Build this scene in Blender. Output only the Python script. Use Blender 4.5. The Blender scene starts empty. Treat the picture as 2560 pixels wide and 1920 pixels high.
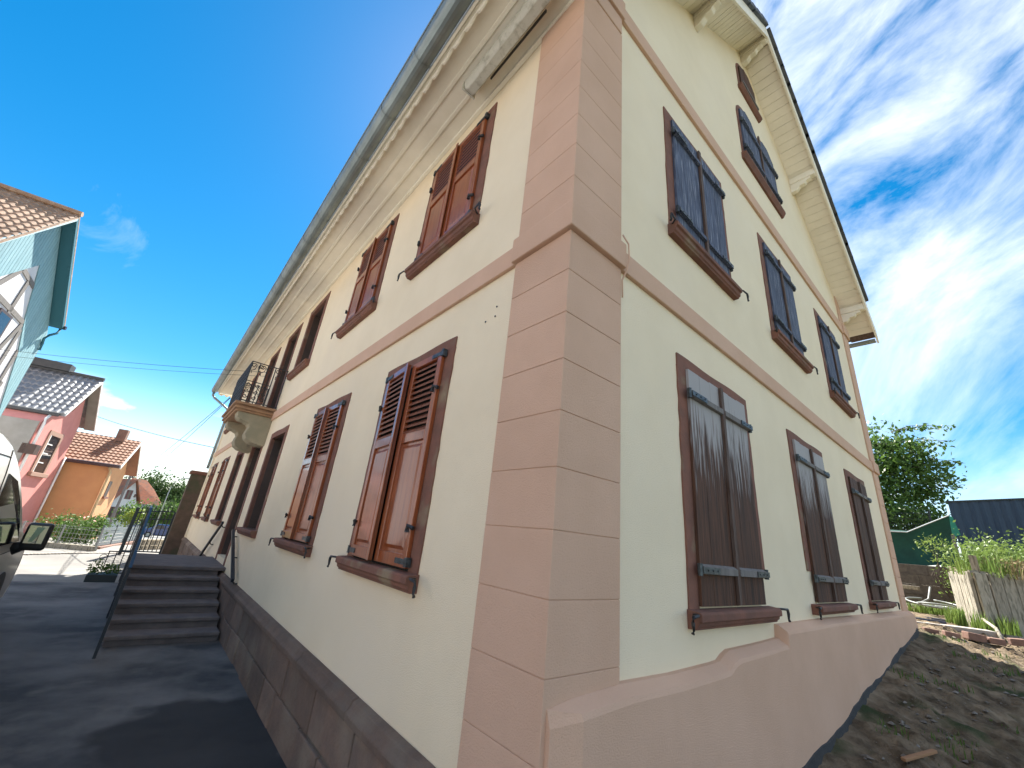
import bpy, bmesh, math, random
import numpy as np
from mathutils import Vector, Matrix
random.seed(7); rng = np.random.default_rng(7)
C = bpy.context.scene.collection
SC = bpy.context.scene
PI = math.pi

# ------------------------------------------------------------------ camera
R = [[0.74832267, -0.655834, 0.09947335],
     [0.30651117, 0.20888183, -0.92866532],
     [0.58827212, 0.72543101, 0.35733145]]
cam = bpy.data.cameras.new('camera'); cam_o = bpy.data.objects.new('camera', cam); C.objects.link(cam_o)
cam.sensor_width = 36.0; cam.lens = 1012.314 / 2560 * 36; cam.clip_start = 0.02; cam.clip_end = 3000
cam_o.matrix_world = Matrix(((R[0][0], -R[1][0], -R[2][0], -1.5),
                             (R[0][1], -R[1][1], -R[2][1], -1.4237),
                             (R[0][2], -R[1][2], -R[2][2], 1.8), (0, 0, 0, 1)))
SC.camera = cam_o

# ------------------------------------------------------------------ light
SUN_AZ, SUN_EL = math.radians(60), math.radians(53)     # azimuth from +X towards +Y
wd = bpy.data.worlds.new('World'); SC.world = wd; wd.use_nodes = True
nt = wd.node_tree; N = nt.nodes; L = nt.links
bg = N['Background']
sky = N.new('ShaderNodeTexSky'); sky.sky_type = 'NISHITA'; sky.sun_disc = False
sky.sun_elevation = SUN_EL; sky.sun_rotation = PI/2 - SUN_AZ
sky.altitude = 200; sky.air_density = 1.0; sky.dust_density = 0.15; sky.ozone_density = 2.5
sat = N.new('ShaderNodeHueSaturation'); sat.inputs['Saturation'].default_value = 1.44; sat.inputs['Value'].default_value = 0.222; sat.inputs['Hue'].default_value = 0.490
L.new(sky.outputs[0], sat.inputs['Color'])
tc = N.new('ShaderNodeTexCoord')
# thin streaky cirrus, denser towards the right of the view and near the horizon
def dot_(v, k):
    d = N.new('ShaderNodeVectorMath'); d.operation = 'DOT_PRODUCT'; L.new(tc.outputs['Generated'], d.inputs[0]); d.inputs[1].default_value = tuple(c*k for c in v); return d.outputs['Value']
mp_ = N.new('ShaderNodeCombineXYZ')          # stretched along the direction in which the wisps run
L.new(dot_((-0.407, -0.806, 0.429), 1.25), mp_.inputs[0]); L.new(dot_((0.53, -0.591, -0.608), 3.1), mp_.inputs[1]); L.new(dot_((0.744, -0.019, 0.668), 2.2), mp_.inputs[2])
n1 = N.new('ShaderNodeTexNoise'); n1.inputs['Scale'].default_value = 1.9; n1.inputs['Detail'].default_value = 11
n1.inputs['Roughness'].default_value = 0.62; n1.inputs['Distortion'].default_value = 0.55
L.new(mp_.outputs[0], n1.inputs['Vector'])
sx = N.new('ShaderNodeSeparateXYZ'); L.new(tc.outputs['Generated'], sx.inputs[0])
def M_(op, a, b=None, clamp=False):
    m = N.new('ShaderNodeMath'); m.operation = op; m.use_clamp = clamp
    for i, v in enumerate((a, b)):
        if v is None: continue
        if isinstance(v, (int, float)): m.inputs[i].default_value = v
        else: L.new(v, m.inputs[i])
    return m.outputs[0]
def ramp_(v, lo, hi, a=0.0, b=1.0):
    m = N.new('ShaderNodeMapRange'); m.interpolation_type = 'SMOOTHSTEP'
    L.new(v, m.inputs[0]); m.inputs[1].default_value = lo; m.inputs[2].default_value = hi
    m.inputs[3].default_value = a; m.inputs[4].default_value = b
    return m.outputs[0]
side = M_('ADD', M_('MULTIPLY', sx.outputs[0], -0.12), M_('MULTIPLY', sx.outputs[1], 0.99))   # clear sky towards +Y, broken cloud elsewhere
right = ramp_(side, 0.62, 0.02)
low = ramp_(sx.outputs[2], 0.0, 0.42, 1.0, 0.0)
thr = M_('SUBTRACT', M_('SUBTRACT', 0.63, M_('MULTIPLY', right, 0.275)), M_('MULTIPLY', low, 0.05))
dens = M_('MULTIPLY', M_('SUBTRACT', n1.outputs['Fac'], thr), 3.0, clamp=True)
dens = M_('MULTIPLY', dens, ramp_(sx.outputs[2], 0.2, 0.8, 0.36, 0.62))
# small fair weather cumulus close to the horizon
mp2 = N.new('ShaderNodeMapping'); mp2.inputs['Scale'].default_value = (1.0, 1.0, 2.2); L.new(tc.outputs['Generated'], mp2.inputs['Vector'])
n2 = N.new('ShaderNodeTexNoise'); n2.inputs['Scale'].default_value = 5.5; n2.inputs['Detail'].default_value = 9; n2.inputs['Roughness'].default_value = 0.55
L.new(mp2.outputs[0], n2.inputs['Vector'])
band = M_('MULTIPLY', ramp_(sx.outputs[2], 0.01, 0.08), ramp_(sx.outputs[2], 0.12, 0.21, 1.0, 0.0))
cu = M_('MULTIPLY', M_('MULTIPLY', M_('SUBTRACT', n2.outputs['Fac'], 0.55), 9.0, clamp=True), band)
tot = M_('MAXIMUM', dens, cu)
haze = M_('MULTIPLY', ramp_(sx.outputs[2], -0.02, 0.26, 1.0, 0.0), 0.42)
tot = M_('MAXIMUM', tot, haze)
mixc = N.new('ShaderNodeMixRGB'); L.new(tot, mixc.inputs[0]); L.new(sat.outputs[0], mixc.inputs[1])
mixc.inputs[2].default_value = (2.75, 2.68, 2.62, 1)
L.new(mixc.outputs[0], bg.inputs[0]); bg.inputs[1].default_value = 0.10

sun = bpy.data.lights.new('sun', 'SUN'); sun.energy = 2.0; sun.angle = math.radians(0.53); sun.color = (1.0, 0.95, 0.86)
so = bpy.data.objects.new('sun', sun); C.objects.link(so)
sd = Vector((math.cos(SUN_EL)*math.cos(SUN_AZ), math.cos(SUN_EL)*math.sin(SUN_AZ), math.sin(SUN_EL)))
so.rotation_euler = (-sd).to_track_quat('-Z', 'Y').to_euler()
SC.view_settings.view_transform = 'Standard'; SC.view_settings.look = 'None'
SC.view_settings.exposure = 3.15; SC.view_settings.gamma = 1.0

# ------------------------------------------------------------------ materials
def mat(name, c1, c2=None, scale=4.0, rough=0.8, bump=0.0, bscale=60.0, bdist=0.01, metal=0.0, vary=0.0, coat=0.0,
        stretch=(1, 1, 1), lo=0.35, hi=0.65, detail=6, spec=0.5, c3=None, s3=1.0, lo3=0.5, hi3=0.7, transl=0.0, bstretch=None, alpha=None):
    m = bpy.data.materials.new(name); m.use_nodes = True
    t = m.node_tree; n = t.nodes; l = t.links
    b = n['Principled BSDF']
    b.inputs['Roughness'].default_value = rough; b.inputs['Metallic'].default_value = metal
    b.inputs['Specular IOR Level'].default_value = spec
    if coat: b.inputs['Coat Weight'].default_value = coat; b.inputs['Coat Roughness'].default_value = 0.08
    co = n.new('ShaderNodeTexCoord'); mpn = n.new('ShaderNodeMapping'); mpn.inputs['Scale'].default_value = stretch
    l.new(co.outputs['Object'], mpn.inputs['Vector'])
    col = n.new('ShaderNodeMixRGB'); col.inputs[1].default_value = (*c1, 1); col.inputs[2].default_value = (*(c2 or c1), 1)
    col.inputs[0].default_value = 0
    if c2:
        no = n.new('ShaderNodeTexNoise'); no.inputs['Scale'].default_value = scale; no.inputs['Detail'].default_value = detail
        no.inputs['Roughness'].default_value = 0.6
        l.new(mpn.outputs[0], no.inputs['Vector'])
        r = n.new('ShaderNodeMapRange'); r.inputs[1].default_value = lo; r.inputs[2].default_value = hi
        l.new(no.outputs['Fac'], r.inputs[0]); l.new(r.outputs[0], col.inputs[0])
    out = col.outputs[0]
    if c3:
        no3 = n.new('ShaderNodeTexNoise'); no3.inputs['Scale'].default_value = s3; no3.inputs['Detail'].default_value = 8
        l.new(mpn.outputs[0], no3.inputs['Vector'])
        r3 = n.new('ShaderNodeMapRange'); r3.inputs[1].default_value = lo3; r3.inputs[2].default_value = hi3
        l.new(no3.outputs['Fac'], r3.inputs[0])
        m3 = n.new('ShaderNodeMixRGB'); l.new(r3.outputs[0], m3.inputs[0]); l.new(out, m3.inputs[1]); m3.inputs[2].default_value = (*c3, 1)
        out = m3.outputs[0]
    if vary:
        oi = n.new('ShaderNodeObjectInfo'); hv = n.new('ShaderNodeHueSaturation')
        r4 = n.new('ShaderNodeMapRange'); r4.inputs[3].default_value = 1 - vary; r4.inputs[4].default_value = 1 + vary
        l.new(oi.outputs['Random'], r4.inputs[0]); l.new(r4.outputs[0], hv.inputs['Value']); l.new(out, hv.inputs['Color']); out = hv.outputs[0]
    l.new(out, b.inputs['Base Color'])
    if bump:
        nb = n.new('ShaderNodeTexNoise'); nb.inputs['Scale'].default_value = bscale; nb.inputs['Detail'].default_value = 5; nb.inputs['Roughness'].default_value = 0.65
        if bstretch:
            mb = n.new('ShaderNodeMapping'); mb.inputs['Scale'].default_value = bstretch; l.new(co.outputs['Object'], mb.inputs['Vector']); l.new(mb.outputs[0], nb.inputs['Vector'])
        else: l.new(mpn.outputs[0], nb.inputs['Vector'])
        bn = n.new('ShaderNodeBump'); bn.inputs['Strength'].default_value = bump; bn.inputs['Distance'].default_value = bdist
        l.new(nb.outputs['Fac'], bn.inputs['Height']); l.new(bn.outputs[0], b.inputs['Normal'])
    if transl:
        o = n['Material Output']; tr = n.new('ShaderNodeBsdfTranslucent'); mx = n.new('ShaderNodeMixShader'); mx.inputs[0].default_value = transl
        l.new(out, tr.inputs['Color']); l.new(b.outputs[0], mx.inputs[1]); l.new(tr.outputs[0], mx.inputs[2]); l.new(mx.outputs[0], o.inputs['Surface'])
    if alpha is not None: b.inputs['Alpha'].default_value = alpha
    return m

M = {}
M['cream'] = mat('cream_render', (0.88, 0.75, 0.55), (0.83, 0.70, 0.505), scale=1.3, rough=0.95, bump=0.7, bscale=140, bdist=0.009, c3=(0.84, 0.72, 0.55), s3=0.45, lo3=0.5, hi3=0.75, spec=0.2)
M['pink'] = mat('pink_render', (0.66, 0.435, 0.315), (0.61, 0.395, 0.28), scale=1.6, rough=0.95, bump=0.7, bscale=140, bdist=0.009, spec=0.2, vary=0.03)
M['sand'] = mat('red_sandstone', (0.215, 0.092, 0.062), (0.15, 0.072, 0.052), scale=6, rough=0.9, bump=0.5, bscale=45, bdist=0.01, vary=0.08, c3=(0.26, 0.19, 0.12), s3=3.0, lo3=0.58, hi3=0.72)
M['plinth'] = mat('plinth_stone', (0.18, 0.118, 0.088), (0.125, 0.09, 0.072), scale=5, rough=0.9, bump=0.8, bscale=22, bdist=0.02, vary=0.28, c3=(0.20, 0.155, 0.12), s3=2.2, lo3=0.50, hi3=0.72)
M['mortar'] = mat('dark_mortar', (0.09, 0.075, 0.065), (0.14, 0.12, 0.10), scale=12, rough=0.95, bump=0.5, bscale=60)
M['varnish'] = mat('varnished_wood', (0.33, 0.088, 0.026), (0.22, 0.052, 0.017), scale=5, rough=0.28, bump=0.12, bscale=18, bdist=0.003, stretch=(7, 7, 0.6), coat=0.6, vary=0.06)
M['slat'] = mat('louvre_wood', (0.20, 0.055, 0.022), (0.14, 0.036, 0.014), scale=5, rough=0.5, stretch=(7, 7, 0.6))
M['reveal'] = mat('dark_brown_reveal', (0.055, 0.036, 0.030), (0.085, 0.055, 0.042), scale=2.5, rough=0.6, bump=0.2, bscale=20)  # dark brown on the recessed sides of the openings
M['gablewhite'] = mat('grey_white_panel', (0.66, 0.65, 0.67), (0.60, 0.59, 0.61), scale=2, rough=0.9)
M['weather'] = mat('weathered_plank', (0.115, 0.048, 0.024), (0.035, 0.016, 0.010), scale=4, rough=0.75, bump=0.45, bscale=14, bdist=0.004, stretch=(9, 9, 0.55), vary=0.13)
M['grey_wood'] = mat('grey_weathered_plank', (0.095, 0.118, 0.185), (0.030, 0.038, 0.068), scale=5, rough=0.85, bump=0.6, bscale=14, bdist=0.005, stretch=(10, 10, 0.6), vary=0.12, c3=(0.25, 0.27, 0.33), s3=7, lo3=0.54, hi3=0.72)
M['brown_trim'] = mat('dark_brown_batten', (0.075, 0.04, 0.026), (0.12, 0.085, 0.07), scale=5, rough=0.8, bump=0.3, bscale=20, stretch=(6, 6, 1))
M['iron'] = mat('black_iron', (0.018, 0.019, 0.022), (0.035, 0.03, 0.03), scale=20, rough=0.5, bump=0.2, bscale=80, spec=0.5)
M['iron_blue'] = mat('blue_black_iron', (0.016, 0.022, 0.032), rough=0.45)
M['hinge'] = mat('grey_hinge_iron', (0.10, 0.12, 0.13), (0.035, 0.04, 0.045), scale=30, rough=0.45, metal=0.6, bump=0.3, bscale=60)
M['white'] = mat('cream_painted_wood', (0.86, 0.79, 0.66), (0.80, 0.73, 0.60), scale=3, rough=0.75, bump=0.2, bscale=25, bdist=0.003, vary=0.03)
M['whitedirty'] = mat('dirty_fixture', (0.55, 0.53, 0.46), (0.30, 0.28, 0.22), scale=14, rough=0.5, bump=0.2, bscale=60, lo=0.5, hi=0.75)
M['zinc'] = mat('zinc', (0.30, 0.345, 0.345), (0.22, 0.26, 0.265), scale=3, rough=0.45, metal=0.65, bump=0.05, bscale=10)
M['dark'] = mat('unlit_interior', (0.02, 0.018, 0.016), rough=0.9)
M['glass'] = mat('window_glass', (0.025, 0.03, 0.035), rough=0.06, spec=0.8)
M['frame_brown'] = mat('brown_window_frame', (0.07, 0.035, 0.025), (0.05, 0.028, 0.02), scale=8, rough=0.5)
M['door'] = mat('dark_door', (0.045, 0.042, 0.045), (0.06, 0.05, 0.045), scale=6, rough=0.45)
M['balc_stone'] = mat('balcony_stone', (0.36, 0.30, 0.205), (0.28, 0.25, 0.17), scale=4, rough=0.9, bump=0.4, bscale=50, c3=(0.17, 0.15, 0.12), s3=5, lo3=0.6, hi3=0.8)
M['balc_trim'] = mat('balcony_slab', (0.38, 0.22, 0.12), (0.28, 0.16, 0.09), scale=5, rough=0.85, bump=0.4, bscale=40)
M['step'] = mat('step_stone', (0.16, 0.135, 0.13), (0.11, 0.095, 0.095), scale=5, rough=0.9, bump=0.4, bscale=40, vary=0.08)
M['asphalt'] = mat('yard_asphalt', (0.165, 0.16, 0.157), (0.045, 0.046, 0.05), scale=0.75, rough=0.85, bump=0.6, bscale=120, bdist=0.008, lo=0.36, hi=0.60, c3=(0.15, 0.143, 0.134), s3=3.1, lo3=0.54, hi3=0.8, detail=10)
M['street'] = mat('worn_concrete_street', (0.20, 0.19, 0.175), (0.145, 0.138, 0.13), scale=0.9, rough=0.9, bump=0.4, bscale=60, c3=(0.23, 0.22, 0.20), s3=0.8)
M['court'] = mat('pale_bounce_ground', (0.37, 0.365, 0.35), (0.30, 0.295, 0.28), scale=2, rough=0.95, bump=0.6, bscale=60)
M['soil'] = mat('bare_soil', (0.072, 0.054, 0.037), (0.25, 0.195, 0.135), scale=4.5, rough=1.0, bump=0.9, bscale=38, bdist=0.03, c3=(0.045, 0.06, 0.028), s3=1.9, lo3=0.56, hi3=0.68, detail=10, spec=0.1)
M['grassland'] = mat('rough_ground', (0.07, 0.09, 0.035), (0.12, 0.10, 0.06), scale=0.3, rough=1.0, bump=0.6, bscale=6, bdist=0.1)
M['bitumen'] = mat('black_membrane', (0.02, 0.021, 0.024), (0.035, 0.033, 0.032), scale=12, rough=0.8, bump=0.5, bscale=40)
M['chip'] = mat('pale_rubble', (0.26, 0.235, 0.21), (0.10, 0.085, 0.07), scale=9, rough=0.9, vary=0.2)
M['redstone'] = mat('red_edging_stone', (0.24, 0.135, 0.10), (0.17, 0.10, 0.08), scale=8, rough=0.9, bump=0.6, bscale=30, vary=0.2)
M['kerb'] = mat('pale_concrete', (0.34, 0.31, 0.275), (0.26, 0.23, 0.2), scale=6, rough=0.9, bump=0.5, bscale=40, vary=0.1)
M['oldwood'] = mat('pale_weathered_board', (0.36, 0.325, 0.26), (0.25, 0.225, 0.18), scale=8, rough=0.9, bump=0.6, bscale=25, stretch=(5, 5, 1), vary=0.15, c3=(0.1, 0.09, 0.06), s3=4)
M['net'] = mat('green_shade_net', (0.012, 0.085, 0.062), (0.008, 0.055, 0.045), scale=3, rough=0.7, transl=0.35, bump=0.3, bscale=8)
M['navy'] = mat('dark_blue_sheet', (0.012, 0.030, 0.065), (0.02, 0.045, 0.085), scale=10, rough=0.5, stretch=(1, 3, 0.3))
M['hose'] = mat('grey_hose', (0.20, 0.215, 0.21), rough=0.45)
M['darkpipe'] = mat('dark_edging', (0.04, 0.04, 0.055), rough=0.5)
M['leaf'] = mat('leaves', (0.062, 0.12, 0.024), (0.11, 0.19, 0.04), scale=1.6, rough=0.5, transl=0.35, spec=0.3, detail=3)
M['leaf_far'] = mat('far_leaves', (0.045, 0.085, 0.028), (0.075, 0.125, 0.035), scale=0.35, rough=0.6, transl=0.25, spec=0.2, detail=3)
M['leaf_light'] = mat('light_leaves', (0.13, 0.21, 0.045), (0.20, 0.27, 0.07), scale=3, rough=0.5, transl=0.35, spec=0.3)
M['dry'] = mat('dry_stalks', (0.28, 0.22, 0.11), (0.18, 0.13, 0.07), scale=5, rough=0.9, transl=0.2)
M['flower'] = mat('rose_blooms', (0.5, 0.22, 0.2), rough=0.7)
M['bark'] = mat('bark', (0.09, 0.07, 0.055), (0.05, 0.04, 0.032), scale=8, rough=0.95, bump=0.7, bscale=20)
M['tile_dark'] = mat('anthracite_tile', (0.045, 0.05, 0.055), (0.065, 0.065, 0.065), scale=6, rough=0.6, vary=0.15)
M['tile_orange'] = mat('weathered_clay_tile', (0.36, 0.225, 0.145), (0.25, 0.145, 0.09), scale=3, rough=0.8, vary=0.16, c3=(0.42, 0.31, 0.22), s3=5)
M['tile_grey'] = mat('glazed_grey_tile', (0.22, 0.225, 0.24), (0.13, 0.135, 0.145), scale=6, rough=0.28, vary=0.15, coat=0.3)
M['tile_brown'] = mat('brown_clay_tile', (0.30, 0.155, 0.095), (0.22, 0.11, 0.07), scale=3, rough=0.8, vary=0.08)
M['tile_red'] = mat('red_clay_tile', (0.36, 0.13, 0.065), (0.24, 0.10, 0.06), scale=2.5, rough=0.85, c3=(0.16, 0.11, 0.08), s3=1.2)
M['teal'] = mat('teal_boards', (0.24, 0.40, 0.44), (0.19, 0.34, 0.385), scale=5, rough=0.7, stretch=(6, 6, 0.8), vary=0.07, bump=0.2, bscale=12)
M['teal_dark'] = mat('teal_trim', (0.03, 0.14, 0.18), rough=0.55)
M['tealwhite'] = mat('pale_teal_trim', (0.45, 0.58, 0.60), rough=0.6)
M['whitewall'] = mat('white_plaster', (0.70, 0.69, 0.70), (0.62, 0.61, 0.62), scale=2, rough=0.9, bump=0.3, bscale=30)
M['timber'] = mat('grey_timber', (0.20, 0.18, 0.17), (0.13, 0.12, 0.11), scale=6, rough=0.85, stretch=(4, 4, 1), bump=0.3, bscale=20)
M['rose'] = mat('rose_plaster', (0.60, 0.25, 0.22), (0.55, 0.22, 0.195), scale=3, rough=0.9, bump=0.3, bscale=30)
M['greywall'] = mat('grey_plaster', (0.30, 0.29, 0.27), (0.25, 0.24, 0.22), scale=2, rough=0.9)
M['tan'] = mat('orange_plaster', (0.62, 0.32, 0.15), (0.57, 0.285, 0.135), scale=1.5, rough=0.9, bump=0.3, bscale=30)
M['gutter_brown'] = mat('brown_gutter', (0.06, 0.04, 0.045), rough=0.4)
M['whitepaint'] = mat('white_paint', (0.78, 0.78, 0.76), rough=0.5)
M['bluewall'] = mat('blue_timbered_wall', (0.12, 0.2, 0.42), (0.5, 0.5, 0.55), scale=3, rough=0.8)
M['greenshut'] = mat('maroon_shutter', (0.16, 0.07, 0.07), rough=0.7)
M['van'] = mat('silver_paint', (0.52, 0.52, 0.51), (0.49, 0.49, 0.485), scale=2, rough=0.38, metal=0.0, coat=0.4)
M['plastic'] = mat('black_plastic', (0.018, 0.019, 0.021), rough=0.5)
M['rubber'] = mat('tyre_rubber', (0.02, 0.02, 0.02), rough=0.8)
M['carglass'] = mat('tinted_glass', (0.012, 0.012, 0.014), rough=0.05, spec=0.9)
M['mirror'] = mat('mirror_glass', (0.75, 0.8, 0.78), rough=0.03, metal=1.0)
M['carblue'] = mat('blue_car_paint', (0.02, 0.05, 0.16), rough=0.25, coat=0.8, metal=0.2)
M['fence_white'] = mat('white_wire', (0.30, 0.30, 0.29), rough=0.5)
M['fence_grey'] = mat('grey_slat', (0.13, 0.155, 0.17), (0.10, 0.125, 0.14), scale=4, rough=0.5, vary=0.1)
M['gate'] = mat('dark_green_gate', (0.012, 0.02, 0.024), rough=0.45)
M['brownwall'] = mat('mossy_gate_pillar', (0.13, 0.085, 0.06), (0.085, 0.058, 0.042), scale=4, rough=0.95, bump=0.6, bscale=30, c3=(0.07, 0.075, 0.04), s3=2)
M['claustra'] = mat('white_block', (0.42, 0.38, 0.32), (0.34, 0.31, 0.26), scale=8, rough=0.9, vary=0.08)
M['hedge_y'] = mat('yellow_green_leaves', (0.22, 0.26, 0.03), (0.12, 0.2, 0.03), scale=2, rough=0.5, transl=0.35)
M['green_reflection'] = mat('green_reflection_and_sticker', (0.30, 0.42, 0.28), rough=0.5)
M['wire'] = mat('black_wire', (0.03, 0.03, 0.035), rough=0.6)
M['hoarmetal'] = mat('galvanised', (0.35, 0.37, 0.38), rough=0.5, metal=0.4)

# ------------------------------------------------------------------ builders
ORG = {}
def org(o):
    while o is not None and o.parent is not None: o = o.parent
    return ORG.get(o.name, Vector((0, 0, 0))) if o else Vector((0, 0, 0))
class MB:
    def __init__(s): s.v = []; s.f = []
    def add(s, vs, fs):
        k = len(s.v); s.v += [tuple(p) for p in vs]; s.f += [[i+k for i in f] for f in fs]
    def box(s, a, b, T=None):
        x0, y0, z0 = a; x1, y1, z1 = b
        vs = [(x, y, z) for z in (z0, z1) for y in (y0, y1) for x in (x0, x1)]
        if T: vs = [T(*p) for p in vs]
        s.add(vs, [(0, 1, 3, 2), (4, 6, 7, 5), (0, 4, 5, 1), (2, 3, 7, 6), (0, 2, 6, 4), (1, 5, 7, 3)])
    def hexa(s, q0, q1):
        s.add(list(q0)+list(q1), [(3, 2, 1, 0), (4, 5, 6, 7), (0, 1, 5, 4), (1, 2, 6, 5), (2, 3, 7, 6), (3, 0, 4, 7)])
    def prism(s, poly, f0, f1):          # poly of 2d points, f0/f1 map 2d -> 3d at the two ends
        n = len(poly); s.add([f0(*p) for p in poly]+[f1(*p) for p in poly],
              [list(range(n))[::-1], [n+i for i in range(n)]]+[(i, (i+1) % n, n+(i+1) % n, n+i) for i in range(n)])
    def tube(s, pts, r, n=8, cap=True):
        pts = [Vector(p) for p in pts]; rr = r if isinstance(r, (list, tuple)) else [r]*len(pts); rings = []
        for i, p in enumerate(pts):
            d = (pts[min(i+1, len(pts)-1)]-pts[max(i-1, 0)]).normalized()
            up = Vector((0, 0, 1)) if abs(d.z) < 0.95 else Vector((1, 0, 0))
            a = d.cross(up).normalized(); b = d.cross(a)
            rings.append([p+rr[i]*(math.cos(2*PI*k/n)*a+math.sin(2*PI*k/n)*b) for k in range(n)])
        k0 = len(s.v)
        for q in rings: s.v += [tuple(p) for p in q]
        for i in range(len(pts)-1):
            for k in range(n):
                s.f.append([k0+i*n+k, k0+i*n+(k+1) % n, k0+(i+1)*n+(k+1) % n, k0+(i+1)*n+k])
        if cap: s.f.append([k0+k for k in range(n)][::-1]); s.f.append([k0+(len(pts)-1)*n+k for k in range(n)])
    def bar(s, a, b, w, h=None):         # square bar between two points
        a = Vector(a); b = Vector(b); h = h or w; d = (b-a).normalized()
        up = Vector((0, 0, 1)) if abs(d.z) < 0.9 else Vector((1, 0, 0))
        u = d.cross(up).normalized()*w/2; v = d.cross(u).normalized()*h/2
        s.hexa([a-u-v, a+u-v, a+u+v, a-u+v], [b-u-v, b+u-v, b+u+v, b-u+v])
    def build(s, name, m, parent=None, bevel=0.0, smooth=False, seg=2, recalc=True, auto=False):
        o_ = org(parent) if parent else Vector((0, 0, 0))
        me = bpy.data.meshes.new(name)
        me.from_pydata([(p[0]-o_.x, p[1]-o_.y, p[2]-o_.z) for p in s.v], [], s.f)
        if bevel or recalc:
            bm = bmesh.new(); bm.from_mesh(me)
            if recalc: bmesh.ops.recalc_face_normals(bm, faces=bm.faces)
            if bevel: bmesh.ops.bevel(bm, geom=[e for e in bm.edges if e.calc_face_angle(0) > 0.5], offset=bevel, segments=seg, affect='EDGES', profile=0.6)
            bm.to_mesh(me); bm.free()
        me.materials.append(m)
        if smooth:
            for p in me.polygons: p.use_smooth = True
        o = bpy.data.objects.new(name, me); C.objects.link(o)
        if parent: o.parent = parent
        return o
def thing(name, label, cat, loc=(0, 0, 0), group=None):
    o = bpy.data.objects.new(name, None); C.objects.link(o); o.location = loc; o.empty_display_size = 0.2
    ORG[o.name] = Vector(loc); o['label'] = label; o['category'] = cat
    if group: o['group'] = group
    return o
def tag(o, label, cat, group=None):
    o['label'] = label; o['category'] = cat
    if group: o['group'] = group
    return o
def kind(o, k): o['kind'] = k; return o
def inst(o, loc, parent=None, rot=None, scale=None, name=None):
    c = o.copy(); C.objects.link(c); c.parent = parent or o.parent; c.location = loc
    if rot is not None: c.rotation_euler = rot
    if scale is not None: c.scale = scale
    return c
def fA(s, z, d): return (-d, s, z)           # long street front, normal -X
def fB(s, z, d): return (s, -d, z)           # gable front, normal -Y
def sm(x, a, b):
    t = np.clip((x-a)/(b-a), 0, 1); return t*t*(3-2*t)
def lattice(n, seed):
    g = np.random.default_rng(seed).random((n, n)); return g
def vnoise(x, y, seed):
    g = lattice(64, seed); xi = np.floor(x).astype(int); yi = np.floor(y).astype(int); fx = x-xi; fy = y-yi
    fx = fx*fx*(3-2*fx); fy = fy*fy*(3-2*fy)
    a = g[xi % 64, yi % 64]; b = g[(xi+1) % 64, yi % 64]; c = g[xi % 64, (yi+1) % 64]; d = g[(xi+1) % 64, (yi+1) % 64]
    return (a*(1-fx)+b*fx)*(1-fy)+(c*(1-fx)+d*fx)*fy
def G(x, y):
    x = np.asarray(x, float); y = np.asarray(y, float)
    gx = 0.2*sm(x, -1.5, 0.5)+0.1*np.clip(x, 0, 10)
    fac = np.maximum(sm(x, -0.2, 0.2), sm(-y, 0.0, 0.6))
    right = gx*fac+0.19*np.clip(y, -1.5, 0)*sm(x, -0.5, 1.0)
    street = -0.05*np.clip(y-22, 0, 130)-0.2*sm(y, 11, 14.5)*(1-sm(y, 17, 19))
    return right*(1-sm(y, 12, 30))+street
def grid(name, xs, ys, zf, m, skip=None, smooth=True):
    X, Y = np.meshgrid(xs, ys, indexing='ij'); Z = zf(X, Y)
    v = np.stack([X, Y, Z], -1).reshape(-1, 3).tolist(); ny = len(ys); f = []
    for i in range(len(xs)-1):
        for j in range(ny-1):
            if skip and skip((xs[i]+xs[i+1])/2, (ys[j]+ys[j+1])/2): continue
            f.append([i*ny+j, (i+1)*ny+j, (i+1)*ny+j+1, i*ny+j+1])
    b = MB(); b.v = v; b.f = f
    return b.build(name, m, smooth=smooth, recalc=False)

# ------------------------------------------------------------------ ground
gxs = np.unique(np.concatenate([np.linspace(-600, -40, 15), np.linspace(-40, 60, 51), np.linspace(60, 600, 15)]))
gys = np.unique(np.concatenate([np.linspace(-400, -20, 8), np.linspace(-20, 180, 101), np.linspace(180, 900, 10)]))
kind(grid('ground', gxs, gys, lambda x, y: G(x, y)-0.25+0.2*sm(np.hypot(x, y-5), 40, 80), M['grassland']), 'structure')
yard_z = lambda x, y: 0.012*(vnoise(x*0.9, y*0.9, 3)-0.5)+0.004*vnoise(x*4, y*4, 5)
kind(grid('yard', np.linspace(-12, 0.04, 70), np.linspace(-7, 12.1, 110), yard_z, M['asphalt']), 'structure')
kind(grid('street', np.linspace(-60, 12, 40), np.concatenate([np.linspace(12.1, 21, 24), np.linspace(22, 100, 20)]),
     lambda x, y: G(np.minimum(x, -3), y)+0.004+0*x, M['street']), 'structure')
kind(grid('court', np.linspace(-34, -7.5, 30), np.linspace(-30, 14.3, 40), lambda x, y: 0.02+0.02*(vnoise(x*0.5, y*0.5, 8)-0.5), M['court']), 'structure')  # ground out of view, made pale to bounce sunlight onto the street front
def soil_z(x, y):
    n = 0.07*(vnoise(x*1.3+9, y*1.3, 11)-0.5)+0.07*(vnoise(x*4, y*4+3, 12)-0.5)+0.06*(np.abs(vnoise(x*9, y*9, 13)-0.5)*2)**1.5-0.02+0.03*(vnoise(x*22, y*22, 14)-0.5)
    return G(x, y)+n*np.where(y > -0.25, 0.5, 1.0)
kind(grid('soil_strip', np.arange(-1.0, 15.0, 0.05), np.arange(-3.6, 5.0, 0.05), soil_z, M['soil'],
     skip=lambda x, y: (-1.2 < x < 8.7 and y > 0.12) or (x < 0 and y > -0.1)), 'structure')

# ------------------------------------------------------------------ the house
W_, LEN = 8.85, 18.6; XC = 4.36; SL = 0.81; APEX = 10.82
def roofz(x): return APEX-SL*abs(x-XC)
H = thing('village_house', 'cream rendered two storey house with pink corner quoins and brown shutters', 'house')
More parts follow.
